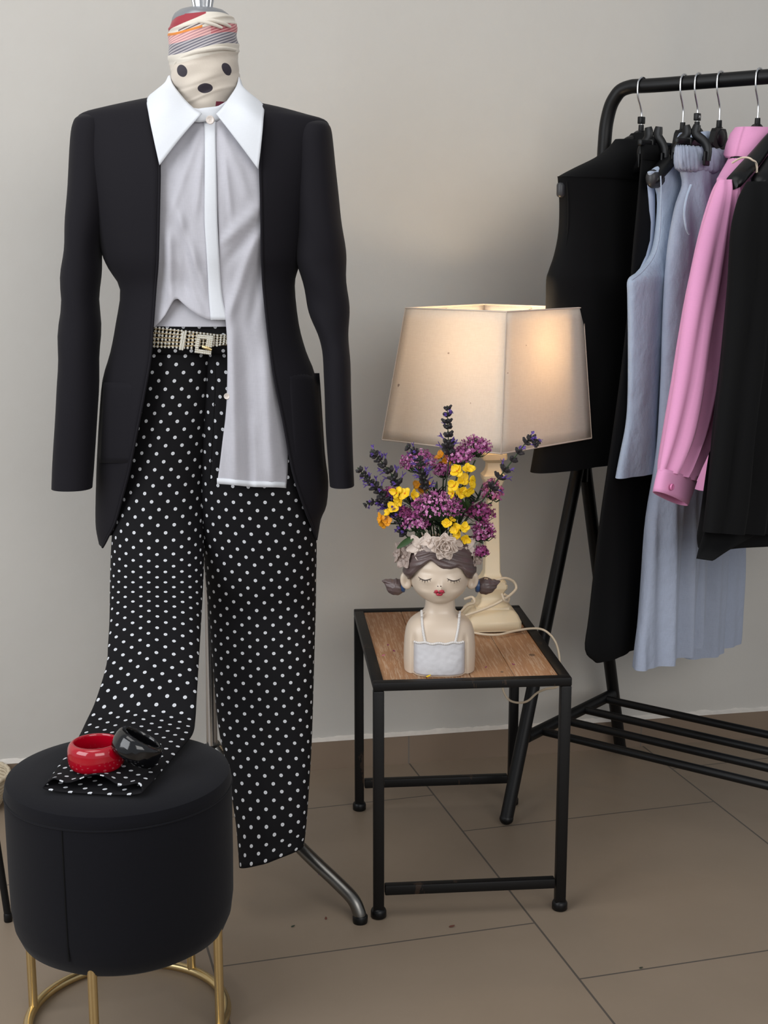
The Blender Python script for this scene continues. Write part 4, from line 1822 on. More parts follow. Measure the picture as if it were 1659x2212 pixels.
def stem_path(tip, seed, bend=.015):
    r = random.Random(seed)
    b = OPEN + V((max(-.024, min(.024, (tip.x - OPEN.x) * .35)) + r.uniform(-.004, .004), max(-.022, min(.022, (tip.y - OPEN.y) * .4)) + r.uniform(-.006, .006), -.006))
    mid = b.lerp(tip, .5) + V((-(tip.x - b.x) * .12, 0, bend))
    return catmull([b, mid, tip], 8)


def frame_of(d):
    d = d.normalized()
    up = V((0, 0, 1)) if abs(d.z) < .9 else V((1, 0, 0))
    x = d.cross(up).normalized()
    return x, d.cross(x), d


def small_leaf(mb_, p, d, L, Wd, mi=0):
    x, y, z = frame_of(d)
    petal(mb_, p, d, V((0, 0, 1)) + V((.01, 0, 0)), L, Wd, .12, mi=mi, nu=5, nv=4)


def valerian(px, py, rpx, dy, label, seed, mats=('mauve', 'mauve_light', 'mauve_dark'), flat=.75, wide=1.0, nf=1.0):
    r = random.Random(seed)
    c = on_y(px, py, BY + dy)
    k = (BY + dy) / FPX
    R_ = rpx * k
    root = thing('valerian_stem', label, 'flower', OPEN, GRP)
    base = c + V((0, 0, -R_ * .75))
    sp = stem_path(base, seed)
    m = MB()
    m.tube(sp, .0014, 6)
    fl = MB()
    n_ = int((60 + rpx * 5.0) * nf)
    for i in range(n_):
        # dome distribution with sub-clusters
        a = r.uniform(0, 2 * pi)
        cz = r.uniform(-.35, 1)
        s = sqrt(max(0, 1 - cz * cz))
        rad = R_ * r.uniform(.66, 1.1)
        d = V((s * cos(a) * wide, s * sin(a), cz * flat)).normalized()
        p = c + V((s * cos(a) * rad * wide, s * sin(a) * rad * .8, cz * rad * flat))
        if i % 4 == 0:
            m.tube([base.lerp(c, .3), base.lerp(p, .5) + V((0, 0, -.002)), p], .0005, 4)
        mi = 0 if r.random() < .5 else (1 if r.random() < .62 else 2)
        x, y, z = frame_of(d + V((r.uniform(-.4, .4), r.uniform(-.4, .4), r.uniform(-.3, .4))))
        L = k * r.uniform(2.6, 4.6)
        fl.tube([p - z * L * 1.8, p], [.0003, .0006], 4, False, 2 if mi == 2 else 0)
        if mi == 2:
            fl.sphere(p, (.0011, .0011, .0016), 5, 4, mi=2)
        else:
            ph = r.uniform(0, 1)
            for q_ in range(5):
                b = ph + q_ * 2 * pi / 5
                e = x * cos(b) + y * sin(b)
                f = x * cos(b + 1.57) + y * sin(b + 1.57)
                fl.add([p, p + e * L * .6 + f * L * .34 + z * .0003, p + e * L + z * .0006, p + e * L * .6 - f * L * .34 + z * .0003], [(0, 1, 2, 3)], None, mi)
    # leaf pair on the stem
    for sgn in (-1, 1):
        q_ = sp[len(sp) // 2 + 2]
        small_leaf(m, q_, V((sgn, r.uniform(-.6, .2), .5)), .016, .006)
    m.build('stem', M['stem'], root)
    fl.build('flower_head', [M[a] for a in mats], root, angle=30)
    return root


def salvia(pts, label, seed, w0=1.0, dy=0.0, nwh=9, spike_from=.0):
    """pts: pixel polyline from lower end to tip"""
    r = random.Random(seed)
    P = [on_y(a, b, BY + dy + (i * -.004)) for i, (a, b) in enumerate(pts)]
    root = thing('salvia_stem', label, 'flower', OPEN, GRP)
    sp = stem_path(P[0], seed, .004)
    spine = catmull(P, 8)
    m = MB()
    allp = sp + spine[1:]
    m.tube(allp, [lerp(.0016, .0008, i / (len(allp) - 1)) for i in range(len(allp))], 6)
    ca, co = MB(), MB()
    n_ = len(spine)
    for wi in range(nwh):
        t = spike_from + (1 - spike_from) * (wi + .3) / nwh
        i = min(n_ - 2, int(t * (n_ - 1)))
        c = spine[i]
        x, y, z = frame_of(spine[i + 1] - spine[i])
        size = lerp(1.0, .6, t) * w0 * 1.3
        for q_ in range(9):
            a = 2 * pi * q_ / 9 + wi * .5 + r.uniform(-.2, .2)
            d = (x * cos(a) + y * sin(a)) * 1.0 + z * r.uniform(.5, 1.1)
            d.normalize()
            L = .0105 * size * r.uniform(.7, 1.2)
            ca.tube([c + d * .0008, c + d * L * .55, c + d * L], [.001, .0030 * size, .0017 * size], 6, True)
            if r.random() < .17 and t < .92:
                s_ = c + d * L
                dd = (d + V((0, 0, -.15))).normalized()
                co.tube([s_ - d * .001, s_ + dd * .004 * size], [.0009, .0013 * size], 5, True)
                e = dd.cross(z).normalized()
                petal(co, s_ + dd * .0035 * size, dd + z * .5, z,    .0062 * size, .0052, .2, nu=3, nv=2)
                petal(co, s_ + dd * .0035 * size, dd - z * .6 + e * .3, z, .0062 * size, .0044, .2, nu=3, nv=2)
                petal(co, s_ + dd * .0035 * size, dd - z * .6 - e * .3, z, .0062 * size, .0044, .2, nu=3, nv=2)
    m.build('stem', M['stem'], root)
    ca.add(co.v, co.f, None, 1)
    ca.build('flower_spike', [M['calyx'], M['violet']], root, angle=40)
    return root


def wallflower(px, py, flowers, dy, label, seed, mat='yellow'):
    """flowers: list of (px, py, radius px, normal, amber?)"""
    r = random.Random(seed)
    c = on_y(px, py, BY + dy)
    root = thing('wallflower_stem', label, 'flower', OPEN, GRP)
    sp = stem_path(c + V((0, .006, -.008)), seed)
    m = MB()
    m.tube(sp, .0013, 6)
    k = (BY + dy) / FPX
    for (fx, fy, fr, nrm) in flowers:
        p = on_y(fx, fy, BY + dy - .004 + r.uniform(-.004, .004))
        nr = (V(nrm).normalized() + V((r.uniform(-.5, .5), r.uniform(-.3, .3), r.uniform(-.3, .5)))).normalized()
        m.tube(catmull([sp[-3], sp[-1].lerp(p, .5), p - nr * .006, p], 4), [.0008] * 13, 5)
        fl = MB()
        ax = nr.cross(V((.13, .2, 1))).normalized()
        ay = nr.cross(ax)
        ph = r.uniform(0, 1.5)
        for q_ in range(4):
            a = ph + q_ * pi / 2 + r.uniform(-.12, .12)
            d = ax * cos(a) + ay * sin(a) + nr * r.uniform(-.1, .35)
            petal(fl, p, d, nr, fr * k * r.uniform(1.0, 1.3), fr * k * r.uniform(1.1, 1.4), r.uniform(-.15, .45), nu=6, nv=5, notch=.15)
        fl.sphere(p + nr * .0008, (.0013, .0013, .0013), 8, 6, mi=1 if r.random() < .35 else 0)
        fl.build('flower_head', [M[mat], M['orange_eye']], root, solid=.0004, angle=60)
    small_leaf(m, sp[len(sp) // 2], V((r.uniform(-1, 1), -.5, .6)), .02, .005)
    small_leaf(m, sp[len(sp) * 2 // 3], V((r.uniform(-1, 1), -.3, .6)), .016, .005)
    m.build('stem', M['stem'], root)
    return root


valerian(905, 1000, 40, .012, 'mauve valerian cluster high on the left, behind a dark violet spike', 11)
valerian(958, 1018, 24, .02, 'small mauve valerian cluster in the gap below the upright violet spike', 12)
valerian(1027, 968, 35, .006, 'tallest mauve valerian cluster, against the lampshade bottom edge', 13)
valerian(994, 988, 30, -.008, 'mauve valerian cluster just above the large yellow wallflowers', 14, ('mauve', 'mauve_light', 'mauve'))
valerian(943, 1098, 52, -.026, 'largest mauve valerian dome at the front centre of the bouquet', 15, ('mauve', 'mauve_light', 'mauve_light'), .72, 1.12, 1.35)
valerian(897, 1130, 32, -.02, 'mauve valerian cluster low on the left above the ceramic star flower', 16, ('mauve', 'mauve_light', 'mauve_dark'))
valerian(1063, 1066, 27, .01, 'rose pink valerian cluster in front of the lamp column', 17, ('rose', 'mauve_light', 'mauve'), 1.2, .9)
valerian(1037, 1108, 34, -.004, 'dusky mauve valerian cluster right of the front dome', 18, ('mauve_dark', 'mauve', 'mauve_dark'))
valerian(1044, 1152, 30, -.014, 'magenta valerian cluster low on the right over the rim', 19, ('mauve_dark', 'mauve_light', 'mauve'), 1.15, .85, 1.3)
valerian(1040, 1193, 17, -.02, 'smallest magenta valerian cluster hanging beside the right ear', 20, ('mauve_dark', 'mauve', 'mauve_dark'), .9)
valerian(845, 1066, 19, 0, 'small mauve valerian cluster at far left behind yellow wallflowers', 21)
valerian(868, 1108, 22, -.008, 'small mauve valerian cluster left of the front dome', 22, ('mauve', 'rose', 'mauve_dark'))
salvia([(970, 992), (969, 960), (967, 915), (966, 876)], 'upright dark violet salvia spike standing tallest before the lampshade', 31, 1.15, -.01, 8, .12)
salvia([(862, 1122), (838, 1083), (805, 1045), (772, 1010)], 'dark violet salvia spike reaching farthest left next to the blazer sleeve', 32, 1.1, -.004, 11, .1)
salvia([(872, 1066), (850, 1030), (822, 995), (802, 975)], 'dark violet salvia spike second from the left, above the leftmost one', 33, 1.1, .004, 7, .15)
salvia([(1042, 1082), (1072, 1040), (1105, 997), (1137, 955), (1150, 948), (1163, 964)], 'dark violet salvia spike bending right in front of the lamp and black vest', 34, 1.0, -.005, 10, .12)
salvia([(920, 1060), (915, 1030), (903, 985), (878, 963)], 'dark salvia spike curving left across the upper mauve valerian', 35, .95, -.02, 9, .05)
salvia([(850, 1120), (832, 1095), (808, 1084), (786, 1092)], 'short budded dark salvia sprig at lower left', 36, .7, 0, 7, .2)
salvia([(880, 1160), (868, 1145), (858, 1118), (850, 1098)], 'dark salvia sprig rising from the left rim of the planter', 37, .8, -.01, 7, .1)
wallflower(1000, 1040, [(988, 1018, 15, (-.5, -1, .4)), (1011, 1013, 14, (.3, -1, .7)), (999, 1037, 15, (-.1, -1, .25)), (1020, 1040, 14, (.6, -1, .1)), (981, 1050, 13, (-.8, -.8, -.1)), (996, 1065, 13, (0, -1, -.3)), (1012, 1062, 13, (.4, -1, -.4)), (978, 1066, 10, (-.6, -1, -.3))], -.03, 'large cluster of bright yellow wallflowers on the right of the bouquet', 41)
wallflower(872, 1070, [(857, 1065, 14, (-.6, -1, .4)), (875, 1066, 14, (0, -1, .2)), (893, 1070, 11, (.4, -1, .3)), (862, 1082, 12, (-.5, -1, -.2))], -.022, 'yellow wallflower cluster on the left above the mauve dome', 42)
wallflower(848, 1098, [(850, 1096, 13, (-.3, -1, .5)), (840, 1108, 10, (-.8, -.8, .2))], -.016, 'small pair of yellow wallflowers left of centre, below the larger left cluster', 43)
wallflower(830, 1122, [(822, 1120, 11, (-.8, -.8, .3)), (836, 1125, 11, (.1, -1, 0)), (828, 1132, 10, (-.3, -1, -.6))], -.012, 'amber wallflowers drooping at the lower left edge of the bouquet', 44, 'amber')
wallflower(988, 1145, [(966, 1131, 12, (-.4, -1, .6)), (986, 1142, 13, (-.2, -1, .2)), (1003, 1140, 12, (.4, -1, .3)), (989, 1156, 11, (-.1, -1, -.3)), (1004, 1164, 11, (.3, -1, -.3)), (976, 1124, 9, (0, -.8, .9))], -.04, 'golden wallflowers resting above the ceramic rose', 45)
wallflower(958, 990, [(952, 986, 12, (-.3, -1, .4)), (966, 996, 12, (.2, -1, .2)), (956, 1004, 10, (-.1, -1, -.1))], .03, 'amber wallflowers at the back under the upright violet spike', 46, 'amber')
wallflower(910, 1050, [(902, 1048, 11, (-.4, -1, .3)), (914, 1058, 11, (.1, -1, .1)), (922, 1046, 9, (.3, -1, .4))], .026, 'amber wallflowers half hidden in the middle of the bouquet', 47, 'amber')
# leaf sprays filling the middle
for i, (px, py, dy, label) in enumerate(((940, 1060, .0, 'dark leafy sprig in the centre of the bouquet behind the mauve dome'), (1010, 1100, -.012, 'green leafy sprig below the bright yellow wallflowers'), (890, 1092, -.004, 'dark leafy sprig behind the left yellow wallflowers'), (1035, 1075, .004, 'green leafy sprig on the right beside the rose valerian'), (955, 1140, -.02, 'dark leafy sprig low in front beneath the mauve dome'))):
    r = random.Random(90 + i)
    root = thing('leafy_sprig', label, 'leaves', OPEN, GRP)
    tip = on_y(px, py, BY + dy)
    sp = stem_path(tip, 60 + i)
    m = MB()
    m.tube(sp, .0015, 6)
    m.build('stem', M['stem'], root)
    m = MB()
    for k in range(40):
        q_ = sp[int(lerp(4, len(sp) - 1, k / 39))]
        a = r.uniform(0, 2 * pi)
        small_leaf(m, q_, V((cos(a), sin(a) * .7, r.uniform(.3, 1.2))), r.uniform(.016, .032), r.uniform(.004, .008))
    m.build('leaves', M['leaf_dark'] if i != 1 else M['leaf'], root, angle=60)
# the broad leaf over the rim on the left
root = thing('leaf_sprig', 'single broad green leaf lying over the ceramic crown at left', 'leaf', OPEN, GRP)
m = MB()
a_, b_ = on_y(893, 1160, BY - .03), on_y(856, 1182, BY - .034)
petal(m, a_, b_ - a_, V((-.2, -.5, 1)), (b_ - a_).length, .0165, -.08, nu=10, nv=8)
m.build('blade', M['leaf'], root, solid=.0006)
m = MB()
m.tube([OPEN + V((-.015, -.012, 0)), a_ + V((.004, .004, .003)), a_], .001, 6)
m.build('stalk', M['stem'], root)

# ================================================================== FALLEN PETALS
def fallen(name, px, py, z, L, mat, label, grp, ang=0.0):
    p = on_z(px, py, z)
    m = MB()
    petal(m, p + V((0, 0, .0006)), V((cos(ang), sin(ang), 0.05)), V((0, 0, 1)), L, L * .55, .18, nu=5, nv=4)
    o = m.build(name, M[mat], None, origin=p, solid=.0006)
    return tag(o, label, name, grp)


TG, FG = 'petals fallen on the side table', 'bits fallen on the floor'
fallen('petal', 921, 1463, TOPZ, .009, 'yellow', 'fallen yellow petal at the front edge of the table before the bust', TG, .5)
fallen('petal', 838, 1395, TOPZ, .005, 'mauve_dark', 'tiny dark petal on the wood left of the bust, farthest back', TG, 1.5)
fallen('petal', 853, 1408, TOPZ, .006, 'mauve_dark', 'tiny dark red petal on the wood closest to the bust left arm', TG, 2.2)
fallen('petal', 825, 1417, TOPZ, .006, 'rose', 'tiny reddish petal on the wood nearest the table left side', TG, .2)
fallen('petal', 1048, 1443, TOPZ, .005, 'mauve_dark', 'tiny dark petal on the wood just right of the bust', TG, .9)
fallen('petal', 1112, 1437, TOPZ, .006, 'mauve_dark', 'tiny dark petal on the wood near the table front right corner', TG, 2.6)
fallen('petal', 688, 1890, 0, .010, 'violet', 'violet petal on the floor right of the trouser hem', FG, .6)
fallen('crumb', 704, 1987, 0, .007, 'crumb', 'brown crumb on the floor left of the curved tripod foot', FG, 1.6)
fallen('crumb', 629, 2003, 0, .007, 'leaf_dark', 'dark crumb on the floor between stool and tripod foot', FG, .4)
fallen('crumb', 970, 2003, 0, .010, 'crumb', 'reddish crumb on the floor before the table front legs', FG, .1)
fallen('crumb', 1381, 2092, 0, .006, 'leaf_dark', 'dark crumb on the floor at the right beside a tile joint', FG, .1)

# ================================================================== CLOTHES RACK
RD = V((.8, -.6, 0)).normalized()                    # along the rail, away from the near end
RZ = 1.456
R0 = V((.444, 2.774, 0))                              # under the bend
rack = thing('clothes_rack', 'black metal clothes rack with slatted shoe shelf against the wall', 'clothes rack', (R0.x, R0.y, 0))
m = MB()
LEN = 0.95
apx = V((.413, 2.80, .73))
m.tube(catmull([apx + V((0, 0, -.06)), apx + V((.004, -.004, .12)), V((.434, 2.785, 1.2)), V((.437, 2.781, 1.345)), V((.441, 2.778, 1.40)), V((.452, 2.768, 1.437)), V((.475, 2.752, RZ)), R0 + RD * .12 + V((0, 0, RZ)), R0 + RD * .5 + V((0, 0, RZ)), R0 + RD * (LEN - .05) + V((0, 0, RZ)), R0 + RD * (LEN - .012) + V((0, 0, RZ - .02)), R0 + RD * LEN + V((0, 0, RZ - .08)), R0 + RD * LEN + V((0, 0, .73))], 8), .0135, 18)
m.build('rail_frame', M['black_metal'], rack)
m = MB()
c = on_p(1389, 172, R0, V((.6, .8, 0)))
m.sphere(V((c.x, c.y, RZ + .0135)), (.005, .005, .004), 12, 8)
m.build('screw_cap', M['black_plastic'], rack)
ff = on_z(1094, 1768, .012)
fb = V((.548, 2.985, .012))
ff.z = .012
for end in (0, 1):
    sh_ = RD * (LEN * end) + (V((0, 0, 0)) if not end else (R0 - V((apx.x, apx.y, 0))) * 0)
    for k, ft in enumerate((ff, fb)):
        m = MB()
        top = V((apx.x, apx.y, apx.z)) + (ft - apx) * .0 + V((0, 0, .015))
        tdir = (ft - top)
        m.tube([top + sh_ + tdir * .0, ft + sh_], .0135, 18)
        lg = m.build('leg', M['black_metal'], rack)
        m = MB()
        m.sphere(ft + sh_, (.0145, .0145, .0125), 16, 10)
        m.build('foot_cap', M['black_plastic'], lg)
    # cross bar between the legs carrying the shelf
    cA = on_y(1138, 1592, 2.668) + sh_
    cB = on_y(1322, 1500, 2.935) + sh_
    m = MB()
    m.tube([cA, cB], .0125, 16)
    m.build('cross_bar', M['black_metal'], rack)
cA = on_y(1138, 1592, 2.668)
cB = on_y(1322, 1500, 2.935)
for f in (.14, .385, .63, .89):
    p = cA.lerp(cB, f)
    m = MB()
    m.tube([p, p + RD * LEN], .0085, 14)
    m.build('shelf_bar', M['black_metal'], rack)

# ---------------- hangers and clothes
NRM = V((.6, .8, 0))


def rail_at(px):
    p = on_p(px, 190, R0, NRM)
    t = (p - R0).dot(RD)
    return V((R0.x, R0.y, RZ)) + RD * t


class Plane:
    def __init__(s, hookpx, u, shift=0.0):
        s.o = rail_at(hookpx) + RD * shift
        s.u = V((u[0], u[1], 0)).normalized()
        s.n = V((-s.u.y, s.u.x, 0))
        if s.n.dot(RD) < 0:
            s.n = -s.n                                 # faces along the rail, to the right / camera

    def sz(s, px, py, off=0.0):
        p = on_p(px, py, s.o + s.n * off, s.n)
        return (p - s.o).dot(s.u), p.z

    def at(s, a, z, off=0.0):
        return V((s.o.x, s.o.y, 0)) + s.u * a + s.n * off + V((0, 0, z))


def hook_pts():
    q = [V((.0165 * cos(radians(a)), 0, -.0005 + .0165 * sin(radians(a)))) for a in range(215, -1, -18)]
    q += [V((.0165, 0, -.008)), V((.014, 0, -.022)), V((.006, 0, -.036)), V((.0008, 0, -.048)), V((0, 0, -.060)), V((0, 0, -.074))]
    return catmull(q, 4)


HG = 'hangers on the clothes rack'


def hanger(hookpx, u, kind, label, marker=None, tip=(.19, -.155), clips=(), twist=1, gap=.02):
    o = rail_at(hookpx)
    o.z = RZ
    u = V((u[0], u[1], 0)).normalized()
    rot = atan2(u.y, u.x)
    root = thing('clothes_hanger', label, 'hanger', o, HG, rot)

    def bld(mb_, name, mat, parent=None, **kw):
        ob_ = mb_.build(name, mat, None, origin=(0, 0, 0), **kw)
        ob_.parent = parent or root
        return ob_
    m = MB()
    m.tube([p + V((0, 0, 0)) for p in hook_pts()], .0018, 8)
    bld(m, 'hook', M['chrome'])
    body = MB()
    if kind == 'dome':
        body.lathe([(.005, -.072), (.0055, -.082), (.007, -.085)], (0, 0, 0), 14, cap0=True, cap1=True)
        # half-disc neck plate
        rings = []
        for i in range(17):
            a = pi * i / 16
            x, z = .034 * cos(a), -.116 + .034 * sin(a)
            rings.append([V((x, -.004, z)), V((x, .004, z)), V((x * .8, .0055, lerp(z, -.116, .25))), V((x * .8, -.0055, lerp(z, -.116, .25)))])
        body.loft(rings, True, True, True)
        body.sphere((0, 0, -.112), (.030, .0052, .028), 20, 12)
        for sg in (1, -1):
            q = catmull([V((sg * .006, 0, -.100)), V((sg * tip[0] * .28, 0, -.106)), V((sg * tip[0] * .62, 0, lerp(-.112, tip[1], .45))), V((sg * tip[0], 0, tip[1]))], 6)
            rings = []
            for i, p in enumerate(q):
                t = i / (len(q) - 1)
                w, h = lerp(.006, .017, sm(t * 1.2)), lerp(.011, .013, t)
                rings.append([p + V((0, w * cos(b), h * sin(b) - .004)) for b in [2 * pi * k / 14 for k in range(14)]])
            cpt = q[-1] + V((sg * .008, 0, -.006))
            rings.append([cpt + V((0, .010 * cos(b), .009 * sin(b) - .004)) for b in [2 * pi * k / 14 for k in range(14)]])
            body.loft(rings, True, True, True)
        bld(body, 'body', M['black_plastic'] if kind == 'dome' else M['black_plastic'])
    else:
        body.lathe([(.005, -.072), (.0055, -.084), (.008, -.086)], (0, 0, 0), 14, cap0=True, cap1=True)
        prof = [(-.036, -.118), (-.030, -.112), (-.024, -.094), (-.018, -.087), (.018, -.087), (.024, -.094), (.030, -.112), (.036, -.118), (.02, -.124), (-.02, -.124)]
        body.loft([[V((a, -.0055, b)) for a, b in prof], [V((a, .0055, b)) for a, b in prof]], True, True, True)
        body.sphere((0, .004, -.105), (.017, .006, .017), 18, 10)
        body.box((0, 0, -.1185), (.34, .009, .011), None, 0, .002)
        bld(body, 'bar', M['black_plastic'])
        for cx in clips:
            m = MB()
            for sy in (-1, 1):
                m.tube(catmull([V((cx, sy * .011, -.088)), V((cx, sy * .0095, -.104)), V((cx, sy * gap * .8, -.118)), V((cx, sy * gap * 1.05, -.132)), V((cx, sy * gap, -.152))], 4), [.0095 * (0.75 + .25 * sin(i * .5)) if i < 6 else .0085 for i in range(17)], 12, flat=.42)
                m.box((cx, sy * gap, -.148), (.021, .005, .026), None, 0, .002)
            m.box((cx, 0, -.118), (.026, .014, .016), None, 0, .003)
            bld(m, 'clip', M['black_plastic'])
    if marker:
        m = MB()
        m.box((0, 0, -.0635), (.0145, .009, .0135), None, 0, .0012)
        ob_ = bld(m, 'size_marker', M['black_plastic'])
        if marker == 'M':
            t = MB()
            s_ = .0022
            for sy in (1, -1):
                P = [(-s_, -s_), (-s_, s_), (0, -.0002), (s_, s_), (s_, -s_)]
                t.tube([V((a * sy, sy * .0047, -.0635 + b)) for a, b in P], .00042, 5)
            bld(t, 'size_letter', M['mark_white'], ob_)
    return root


def gloft(plane, rows, n=72, fold=(.006, 26, 0.0), off=0.0, mirror=1.0, seed=0.0, sup=2.0, m=4, hem=0.0, gmin=0.0, ths=1.0):
    """rows: (py, pxLeft, sRight or None, thickness). Ring in the hanging plane with thickness along its normal."""
    tab = []
    for (py, xl, sr, th) in rows:
        s, z = plane.sz(xl, py, off)
        tab.append((z, s, -s * mirror if sr is None else (plane.sz(sr, py, off)[0] if sr > 10 else sr), th))
    tab = smooth_rows(tab, m)
    z_top, z_bot = tab[0][0], tab[-1][0]
    rings = []
    for (z, sl, sr, th) in tab:
        c, a = (sl + sr) / 2, (sl - sr) / 2
        g = max(gmin, sm((z_top - z) / max(.01, (z_top - z_bot)) * 1.2))
        ring = []
        for j in range(n):
            t = 2 * pi * j / n
            sx, sy = se(t, sup)
            x = c + a * sx
            k = fold[0] * g * (sin(fold[1] * x + fold[2] + 2.5 * nz((x * 3 + seed, z * 1.2, seed), 1.0)) + .45 * sin(fold[1] * 2.3 * x + 2 * fold[2] + 2 * nz((x * 2, z * 2, seed), 1.0))) * (1 - abs(sx) ** 6)
            k += .002 * nz((x * 12, z * 7, seed), 1.0)
            y = th * ths * sy + k * (1 if sy > 0 else .6)
            zz = z
            if hem:
                zz -= hem * g ** 6 * sin(x * 9 + seed)
            ring.append(plane.at(x, zz, off + y))
        rings.append(ring)
    return rings


def garment(name, label, cat, plane, zc):
    return thing(name, label, cat, plane.at(0, zc), 'clothes hanging on the rack')


UA, UB = (-.70, -.714), (-.62, -.785)
UD = (-.63, -.777)
# --- A: black sleeveless vest
PA = Plane(1388, UA)
hanger(1388, UA, 'dome', 'hanger with size block at the far end of the rail, under the black sleeveless top', ' ', tip=(.175, -.195))
vest = garment('vest', 'black sleeveless top with wide collar hanging at the far end of the rail', 'vest', PA, 1.0)
VR = [(300, 1335, None, .022), (318, 1322, None, .03), (340, 1292, None, .034), (362, 1246, None, .034), (380, 1212, None, .032), (386, 1209, None, .03), (440, 1214, None, .034), (500, 1213, None, .038), (550, 1204, None, .042), (585, 1193, None, .046), (606, 1188, None, .048), (660, 1187, None, .048), (760, 1182, None, .046), (880, 1172, None, .046), (960, 1164, None, .048), (1022, 1154, None, .05)]
m = MB()
m.loft(gloft(PA, VR, seed=1, fold=(.002, 60, 0), sup=2.4), True, True, False)
m.build('body', M['black_soft'], vest, angle=70)
m = MB()
rings = []
for k, (sl, zz, th) in enumerate(((.02, 0, .016), (.035, -.012, .030), (.062, -.030, .041), (.086, -.050, .044), (.092, -.058, .043))):
    z = PA.sz(1372, 288)[1] + zz
    rings.append([PA.at(sl * se(t, 2.2)[0] * 1.05, z - .03 * abs(se(t, 2.2)[0]) * k / 4, (th) * se(t, 2.2)[1]) for t in [2 * pi * i / 48 for i in range(48)]])
m.loft(rings, True, False, False)
m.build('collar', M['black_soft'], vest, solid=.002)
m = MB()
q = []
for (py, px) in ((392, 1214), (440, 1217), (500, 1216), (550, 1208), (585, 1198), (606, 1190)):
    s, z = PA.sz(px, py)
    q.append(PA.at(s - .001, z, .010))
m.tube(catmull(q, 6), .0016, 8)
m.build('armhole', M['black_soft'], vest)
m = MB()
s, z = PA.sz(1214, 403)
m.box(PA.at(s + .003, z - .006, 0), (.016, .014, .028), Rz(atan2(UA[1], UA[0])), 0, .006)
# the charcoal hanger end sticking out of the armhole is part of the hanger
he = m.build('hanger_end', M['grey_plastic'], None, origin=(0, 0, 0))
hA = [o for o in bpy.data.objects if o.name == 'clothes_hanger'][0]
he.parent = hA
he.matrix_parent_inverse = (Matrix.Translation(hA.location) @ Matrix.Rotation(hA.rotation_euler.z, 4, 'Z')).inverted()

# --- B: black trousers on clip hanger
PB = Plane(1478, UB)
hanger(1478, UB, 'clip', 'clip hanger second along the rail, holding wide black trousers', clips=(.118, -.118), gap=.023)
bt = garment('trousers', 'wide black trousers clipped to a hanger between the black vest and blue top', 'trousers', PB, .9)
TR = [(312, 1388, None, .012), (345, 1385, None, .018), (420, 1379, None, .026), (520, 1370, None, .032), (650, 1360, None, .036), (800, 1343, None, .038), (920, 1327, None, .04), (1030, 1311, None, .042), (1180, 1291, None, .044), (1330, 1275, None, .046), (1405, 1266, None, .047), (1432, 1288, None, .046)]
m = MB()
m.loft(gloft(PB, TR, seed=4, fold=(.004, 55, 1), sup=2.2, ths=.5), True, True, False)
m.build('body', M['black_soft'], bt, angle=70)
m = MB()
rings = []
for py in (312, 345):
    ring = []
    for i in range(49):
        t = 2 * pi * i / 48
        s, z = PB.sz(1387, py)
        ring.append(PB.at((s + .001) * se(t, 2.4)[0], z, .0125 * se(t, 2.4)[1]))
    rings.append(ring)
m.loft(rings, False)
m.build('waistband', M['black_soft'], bt, solid=.002)

# --- C: blue sleeveless top
PC = Plane(1509, UB)
hanger(1509, UB, 'dome', 'hanger with a white letter M size block, under the pale blue sleeveless top', 'M', tip=(.168, -.178))
bt2 = garment('sleeveless_top', 'pale blue linen sleeveless top hanging between black trousers and blue trousers', 'top', PC, 1.0)
BR = [(312, 1487, None, .02), (330, 1464, None, .030), (352, 1432, None, .034), (368, 1408, None, .032), (376, 1402, None, .030), (420, 1424, None, .036), (500, 1421, None, .04), (550, 1410, None, .044), (585, 1385, None, .048), (604, 1362, None, .050), (640, 1361, None, .05), (720, 1362, None, .048), (850, 1361, None, .046), (920, 1356, None, .046), (980, 1345, None, .047), (1034, 1334, None, .048)]
m = MB()
m.loft(gloft(PC, BR, seed=7, fold=(.005, 62, 1.9), sup=2.2, ths=.65), True, True, False)
m.build('body', M['blue'], bt2, angle=75)
m = MB()                                     # inside of the far armhole
rings = []
for (py, x0, x1) in ((392, 1398, 1428), (430, 1401, 1428), (480, 1403, 1426), (520, 1401, 1424), (552, 1395, 1414), (580, 1382, 1396), (602, 1362, 1368)):
    A, B = PC.sz(x0, py, -.02), PC.sz(x1, py, -.02)
    rings.append([PC.at(lerp(A[0], B[0], k / 6), A[1], -.02 + .004 * sin(k)) for k in range(7)])
m.loft(rings, False)
m.build('armhole_lining', M['blue_in'], bt2, solid=.0015)
m = MB()
q = []
for (py, px) in ((380, 1425), (420, 1426), (500, 1423), (550, 1412), (585, 1387), (605, 1363)):
    s, z = PC.sz(px, py, .015)
    q.append(PC.at(s, z, .017))
m.tube(catmull(q, 6), .0013, 8)
m.build('armhole_binding', M['blue'], bt2)
m = MB()
s, z = PC.sz(1407, 388, .0)
R_ = Rz(atan2(UB[1], UB[0]))
rings = []
for (dx, w, h) in ((-.03, .0115, .013), (.0, .0122, .0145), (.008, .0105, .013), (.013, .006, .008)):
    rings.append([PC.at(s + dx - .006, z + .004 + (h * 1.0 * sin(b) if sin(b) > 0 else h * 1.35 * sin(b)), w * cos(b)) for b in [2 * pi * k / 18 for k in range(18)]])
m.loft(rings, True, True, True)
he = m.build('hanger_end', M['grey_plastic'], None, origin=(0, 0, 0))
hC = bpy.data.objects['clothes_hanger.002']
he.parent = hC
he.matrix_parent_inverse = (Matrix.Translation(hC.location) @ Matrix.Rotation(hC.rotation_euler.z, 4, 'Z')).inverted()
m = MB()                                     # pale inner neck band
zc_ = PC.sz(1520, 292)[1]
